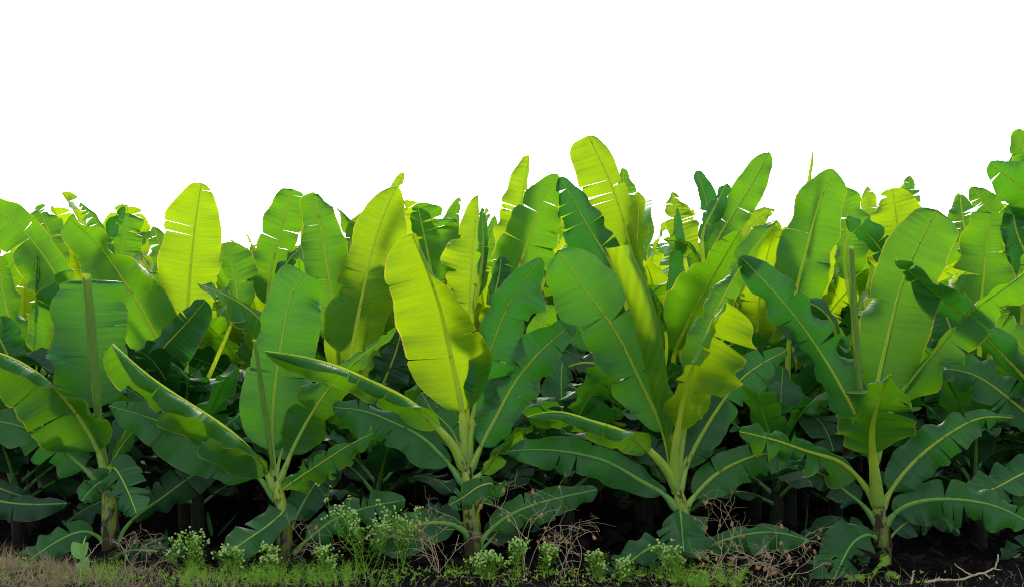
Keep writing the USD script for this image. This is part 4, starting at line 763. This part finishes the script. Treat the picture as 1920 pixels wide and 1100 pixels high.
def twig_path(rng, p, d, ln, n=9, bend=.16, sag=0.0):
    P = [p]; dd = d
    for i in range(n - 1):
        dd = norm(dd + rng.normal(0, bend, 3) * [1, .7, 1] - [0, 0, sag]); P.append(P[-1] + dd * ln / (n - 1))
    return np.array(P), dd
def dry_bush(px, D, h, label, seed, stems=5, pods=8, width=1.0, name='dry_bush'):
    rng = np.random.default_rng(seed); k = px_m(D); b = at(px, 0, D); b[2] = gz(b[0], D)
    o = new_thing(name, b, label, 'dry bush'); H = h * k; tips = []
    def grow(p, d, ln, r, lev, out):
        P, dd = twig_path(rng, p, d, ln, sag=.02 * lev); out.append(tube(P, np.linspace(r, r * .55, len(P)), 5)); tips.append(P[-1]); tips.append(P[5])
        if lev < 3:
            for i in range(rng.integers(2, 4)):
                a = rng.choice([-1, 1]); e = norm(dd + np.array([a * rng.uniform(.4, 1.3), rng.normal(0, .4), rng.uniform(-.3, .5)]))
                grow(P[rng.integers(3, len(P))], e, ln * rng.uniform(.45, .8), r * .66, lev + 1, out)
    for s in range(stems):
        out = []; grow(b + [rng.normal(0, .05) * width, rng.normal(0, .04), 0], norm(np.array([rng.normal(0, .6 * width), rng.normal(0, .3), .8])), H * rng.uniform(.7, 1.1), .0031, 0, out)
        v, f, u = join(out); part('branch', o, v, f, 'twig', uv=u)
    for i in range(pods):
        t = tips[rng.integers(len(tips))]; s = trimesh.creation.icosphere(1, 1.0).vertices.copy()
        z = s[:, 2]; s[:, :2] *= (1 - .35 * z)[:, None] * [1, .55]; L_ = rng.uniform(.013, .022)
        a = rng.uniform(-.6, .6); R = np.array([[np.cos(a), 0, -np.sin(a)], [0, 1, 0], [np.sin(a), 0, np.cos(a)]])
        part('pod', o, (s * [L_ * .62, L_ * .62, L_]) @ R.T + t - [0, 0, L_], trimesh.creation.icosphere(1, 1.0).faces, 'pod')
    return o
dry_bush(255, 9.3, 70, 'sparse dry twigs over the dry grass at the foot of the leftmost plant', 901, 5, 4, 1.4)
dry_bush(604, 9.25, 92, 'upright dry twig left of the tallest flowering weed, behind the pale flowers', 902, 2, 2, .3)
dry_bush(822, 9.2, 95, 'tangled dry bush left of the foot of the centre banana plant', 903, 6, 9, 1.0)
dry_bush(992, 9.15, 150, 'tall dry bush with orange pods right of the centre banana plant', 904, 3, 16, .35)
dry_bush(1062, 9.12, 105, 'dry twigs curving up between the tall podded bush and a low banana leaf', 905, 4, 9, .7)
dry_bush(1340, 9.1, 105, 'wide dry bush hung with brown pods right of the flowering weed', 906, 7, 22, 1.5)
dry_bush(1450, 9.12, 88, 'dry podded bush left of the big low leaf of the right plant', 907, 6, 18, 1.5)

def fallen_branch(pts, D, r, label, side=()):
    r = r * .8
    P, _ = spline([at(x, y, d) for (x, y), d in zip(pts, np.broadcast_to(D, len(pts)))], 40); k = px_m(9.1)
    rng = np.random.default_rng(77); P = P + rng.normal(0, .0025, P.shape)
    o = new_thing('dry_branch', P[0], label, 'branch')
    v, f, u = tube(P, np.linspace(r * k, r * k * .45, 40), 7); part('branch', o, v, f, 'twig', uv=u)
    for i, dx, dz, ln in side:
        Q, _ = twig_path(rng, P[i], norm(np.array([dx, -.15, dz])), ln * k, 9, .2); v, f, u = tube(Q, np.linspace(r * k * .5, r * k * .22, 9), 5); part('twig', o, v, f, 'twig', uv=u)
fallen_branch([(1700, 1108), (1762, 1086), (1800, 1086), (1838, 1074), (1866, 1063), (1871, 1038)], [9.0, 9.05, 9.1, 9.1, 9.1, 9.1], 4.2, 'bare dry branch lying at the bottom right, forked at its raised end',
              [(14, .3, -.9, 22), (12, .2, .5, 8), (22, .75, -.6, 34), (30, .5, -.8, 16), (34, .9, -.35, 12), (26, -.6, .3, 40)])
fallen_branch([(962, 1104), (975, 1094), (988, 1084)], 8.95, 6.0, 'short broken piece of dry cane standing among the twigs at bottom centre')
fallen_branch([(1706, 1106), (1710, 1086), (1714, 1068)], 9.0, 3.4, 'short straw coloured stake left of the bare dry branch')
fallen_branch([(1379, 1092), (1380, 1062), (1381, 1038)], 9.15, 2.2, 'upright orange brown dry stalk in the middle of the podded bush')
fallen_branch([(62, 1108), (78, 1085), (92, 1066)], 8.9, 1.6, 'dry straw stalk leaning right out of the grass at the left')
fallen_branch([(118, 1100), (150, 1060), (190, 1014)], 8.95, 1.5, 'long thin dry stem leaning across the milkweed seedling', [(28, .3, .9, 20), (22, .9, .2, 18)])

def oval_leaf(parent, p, d, nrm, ln, w, mat, seed, cup=.25):
    rng = np.random.default_rng(seed); t = np.linspace(0, 1, 12); s = np.linspace(-1, 1, 9); d = norm(np.array(d, float)); n = norm(np.array(nrm, float) - np.dot(nrm, d) * d); b = np.cross(d, n)
    W = w * np.sin(np.pi * np.clip(t, .02, .98) ** .9) ** .6
    v = p + (t * ln)[:, None, None] * d + (W[:, None] * s[None])[..., None] * b + (cup * W[:, None] * np.abs(s[None]) ** 1.3 - .1 * ln * t[:, None] ** 2)[..., None] * n
    uv = np.stack(np.broadcast_arrays(t[:, None], s[None]), -1)
    lf = part('leaf', parent, v.reshape(-1, 3), grid_faces(12, 9), mat, uv=uv.reshape(-1, 2))
    P = p + (t * ln)[:, None] * d + (-.1 * ln * t ** 2)[:, None] * n + n * .0004
    tv, tf, tu = tube(P, np.linspace(.0022, .0007, 12), 5); part('midrib', lf, tv, tf, 'weed_flower', uv=tu)
def seedling(px, D, label):
    k = px_m(D); b = at(px, 0, D); b[2] = gz(b[0], D)
    o = new_thing('seedling', b, label, 'seedling'); top = b * 1.0; top[2] = at(0, 1046, D)[2]; top[0] = at(155, 0, D)[0]
    P, _ = spline([b, .5 * (b + top) + [.006, 0, 0], top], 12); v, f, u = tube(P, np.linspace(.007, .004, 12), 6); part('stem', o, v, f, 'seedling_leaf', uv=u)
    oval_leaf(o, top, (-.42, -.25, .9), (.5, -.9, .1), .145, .052, 'seedling_leaf', 1)
    oval_leaf(o, top, (.30, -.2, .95), (-.5, -.8, .2), .135, .045, 'seedling_leaf', 2)
    oval_leaf(o, top + [0, 0, .05], (.12, 0, 1), (-.9, -.4, 0), .125, .018, 'weed_flower', 3, .5)
    q = b + (top - b) * .25
    oval_leaf(o, q, (.45, -.5, .8), (-.2, -.9, .3), .125, .052, 'seedling_leaf', 4)
    oval_leaf(o, q, (-.6, .3, .5), (.3, -.7, .5), .08, .03, 'seedling_leaf', 5)
    bl = [ball(q + [rx, -.02, rz], .007, np.random.default_rng(3)) for rx, rz in ((.0, .03), (.012, .025), (-.01, .038), (.02, .034), (.004, .044))]
    v, f, u = join(bl); part('bud_cluster', o, v, f, 'weed_flower', uv=u)
seedling(156, 9.1, 'young milkweed with rounded pale green leaves in dry grass by the leftmost plant')

def fern(px, D, label, seed):
    rng = np.random.default_rng(seed); k = px_m(D); b = at(px, 0, D); b[2] = gz(b[0], D)
    o = new_thing('feathery_plant', b, label, 'plant'); st, fo = [], []
    for tx, ty in ((1600, 1082), (1622, 1078), (1646, 1064), (1652, 1050), (1662, 1072), (1632, 1092), (1655, 1060), (1586, 1096)):
        t = at(tx, ty, D - .03); P, _ = spline([b, .5 * (b + t) + [0, -.02, .03], t], 10); st.append(tube(P, np.linspace(.003, .0012, 10), 4))
        d = norm(P[-1] - P[-4]); 
        for ray in range(4):
            e = norm(d + rng.normal(0, .55, 3)); l = rng.uniform(.06, .09); s = norm(np.cross(e, [0, -1.0, .3]))
            for j in np.linspace(.1, 1, 9):
                for sg in (-1, 1):
                    q = P[-1] + e * l * j; g = norm(sg * s + .4 * e); fo.append(strip([q, q + g * .008, q + g * .017], [.0006, .0026, .0006], e))
    v, f, u = join(st); part('stem', o, v, f, 'fern_green', uv=u)
    v, f, u = join(fo); part('foliage', o, v, f, 'fern_green', uv=u, smooth=False)
fern(1636, 9.2, 'bright green feathery plant at the foot of the right front banana plant', 9)

def sprout(pts, D, w, label, mat='mature_leaf'):
    P, _ = spline([at(x, y, D) for x, y in pts], 14); k = px_m(D); x = np.linspace(0, 1, 14)
    o = new_thing('sprout', P[0], label, 'sprout')
    W = w * k * np.sin(np.pi * np.clip(.15 + .85 * x, 0, 1)) ** .7
    v, f, u = strip(P, W, np.array([.9, .3, .1])); v = v.reshape(-1, 2, 3); mid = v.mean(1) + np.array([0, .008, 0]); v = np.stack([v[:, 0], mid, v[:, 1]], 1)
    part('blade', o, v.reshape(-1, 3), grid_faces(14, 3), mat, uv=np.tile([[.1, -.9], [.1, 0], [.1, .9]], (14, 1)))
sprout([(398, 1004), (392, 978), (389, 955)], 10.9, 4, 'small grass like sprout in the dark left of the second plant, leaning left')
sprout([(314, 1028), (311, 1008), (312, 990)], 10.8, 4.5, 'small upright green sprout in the dark right of the leftmost plant')
sprout([(408, 1004), (426, 982), (445, 962)], 10.9, 4, 'thin green sprout in the dark leaning right towards the second plant', 'old_leaf')
sprout([(1508, 1010), (1512, 975), (1514, 940)], 11.2, 2.5, 'thin green blade standing in the dark gap left of the right front plant')
sprout([(1700, 1100), (1722, 1090), (1758, 1082)], 9.4, 5, 'green blade lying on the dark soil above the bare dry branch', 'mid_leaf')

# ---- dry grass, straw and litter: nobody could count them
def grass():
    rng = np.random.default_rng(4); n = 34000
    y = rng.uniform(8.55, 9.55, n); x = rng.uniform(-.55, .55, n) * SPAN * y / 10
    dens = np.interp(x, [-4.6, -3.2, -2.7, -1.8, 0, 1.6, 2.8, 4.6], [1.0, .9, .6, .10, .05, .10, .03, .02]) * np.interp(y, [8.5, 8.95, 9.2, 9.5], [1, .9, .4, .12])
    keep = rng.uniform(size=n) < dens; x, y = x[keep], y[keep]; n = len(x)
    z = ground_rise(x, y) - .03
    tall = np.interp(x, [-4.6, -3.6, -3.0, -2, 4.6], [.13, .12, .10, .09, .08]) * rng.uniform(.3, 1.9, n)
    a = rng.uniform(0, 2 * np.pi, n); tilt = rng.uniform(.2, 1.5, n)
    d0 = np.stack([np.cos(a) * np.sin(tilt), np.sin(a) * np.sin(tilt), np.cos(tilt)], -1)
    b = np.stack([x, y, z], -1); m = b + d0 * tall[:, None] * .6
    d1 = norm(d0 + rng.normal(0, .55, (n, 3)) - [0, 0, .35]); e = m + d1 * tall[:, None] * .6
    s = norm(np.cross(d0, rng.normal(0, 1, (n, 3)))) * rng.uniform(.0007, .0020, n)[:, None]
    v = np.stack([b - s, b + s, m - s, m + s, e], 1).reshape(-1, 3)
    o = np.arange(n)[:, None] * 5; f = np.concatenate([o + np.array(q) for q in ([0, 1, 3], [0, 3, 2], [2, 3, 4])])
    g = part('dry_grass', WORLD, v, f, 'straw', smooth=False); tag(g.prim, 'matted dry straw coloured grass along the bottom edge', 'grass', kind='stuff')
    n = 1500; x = rng.uniform(-4.6, 4.6, n); y = rng.uniform(8.6, 9.15, n); k = rng.uniform(size=n) < np.interp(x, [-4.6, -3, -2, 1.5, 1.9, 4.6], [.4, .3, .6, .55, .12, .06]); x, y = x[k], y[k]; n = len(x)
    b = np.stack([x, y, ground_rise(x, y) + rng.uniform(0, .05, n)], -1); V = []
    for j in range(4):
        a = rng.uniform(0, 6.28, n); d = np.stack([np.cos(a), np.sin(a), rng.uniform(.2, 1.2, n)], -1); d = norm(d); l = rng.uniform(.012, .045, n)[:, None]; s = norm(np.cross(d, rng.normal(0, 1, (n, 3)))) * l * .16
        V.append(np.stack([b, b + d * l * .5 + s, b + d * l, b + d * l * .5 - s], 1))
    v = np.concatenate(V).reshape(-1, 3); o = np.arange(len(v) // 4)[:, None] * 4; f = np.concatenate([o + [0, 1, 2], o + [0, 2, 3]])
    g = part('ground_cover', WORLD, v, f, 'weed_green', smooth=False); tag(g.prim, 'tiny green leaves of ground cover scattered through the dry grass', 'ground cover', kind='stuff')
    # feathery green fringe
    n = 1500; x = rng.uniform(-3.2, 1.75, n); y = rng.uniform(8.62, 9.2, n)
    k = meshkit.noise(np.stack([x * 2.2, y * 2, 0 * x], -1), 5) > .56; x, y = x[k], y[k]; n = len(x)
    b = np.stack([x, y, ground_rise(x, y) - .02], -1); a = rng.uniform(0, 6.28, n); h = rng.uniform(.03, .19, n)[:, None]
    d = norm(np.stack([.55 * np.cos(a), .55 * np.sin(a), np.ones(n)], -1)); s = norm(np.cross(d, rng.normal(0, 1, (n, 3)))); V = [np.stack([b - s * .0012, b + s * .0012, b + d * h], 1)]
    for j in np.linspace(.3, 1, 6):
        for sg in (-1, 1):
            q = b + d * h * j; g = norm(sg * s + .8 * d + rng.normal(0, .3, (n, 3))); l = h * rng.uniform(.18, .36, n)[:, None] * (1.25 - .6 * j); w = norm(np.cross(g, rng.normal(0, 1, (n, 3)))) * .0022
            V.append(np.stack([q - w, q + w, q + g * l], 1))
    v = np.concatenate(V).reshape(-1, 3); f = np.arange(len(v)).reshape(-1, 3)
    g = part('weed_fringe', WORLD, v, f, 'weed_green', smooth=False); tag(g.prim, 'low feathery green weeds fringing the bottom edge between the flowering weeds', 'weeds', kind='stuff')
    n = 2600; x = rng.uniform(-7, 7, n); y = 9.3 + 8 * rng.uniform(0, 1, n) ** 1.6; b = np.stack([x, y, 0.03 + rng.uniform(0, .05, n)], -1)
    a = rng.uniform(0, 6.28, n); d = norm(np.stack([np.cos(a), np.sin(a), rng.normal(0, .25, n)], -1)); l = rng.uniform(.06, .28, n)[:, None]; s = norm(np.cross(d, rng.normal(0, .5, (n, 3)) + [0, 0, 1])) * l * rng.uniform(.1, .28, n)[:, None]
    cu = rng.normal(0, .03, (n, 1)) * [0, 0, 1]
    v = np.stack([b, b + d * l * .5 + s + cu, b + d * l * .5 - s + cu, b + d * l], 1).reshape(-1, 3); o = np.arange(n)[:, None] * 4; f = np.concatenate([o + [0, 1, 2], o + [1, 3, 2]])
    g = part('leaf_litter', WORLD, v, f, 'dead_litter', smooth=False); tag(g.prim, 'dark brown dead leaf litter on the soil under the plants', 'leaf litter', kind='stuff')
grass()
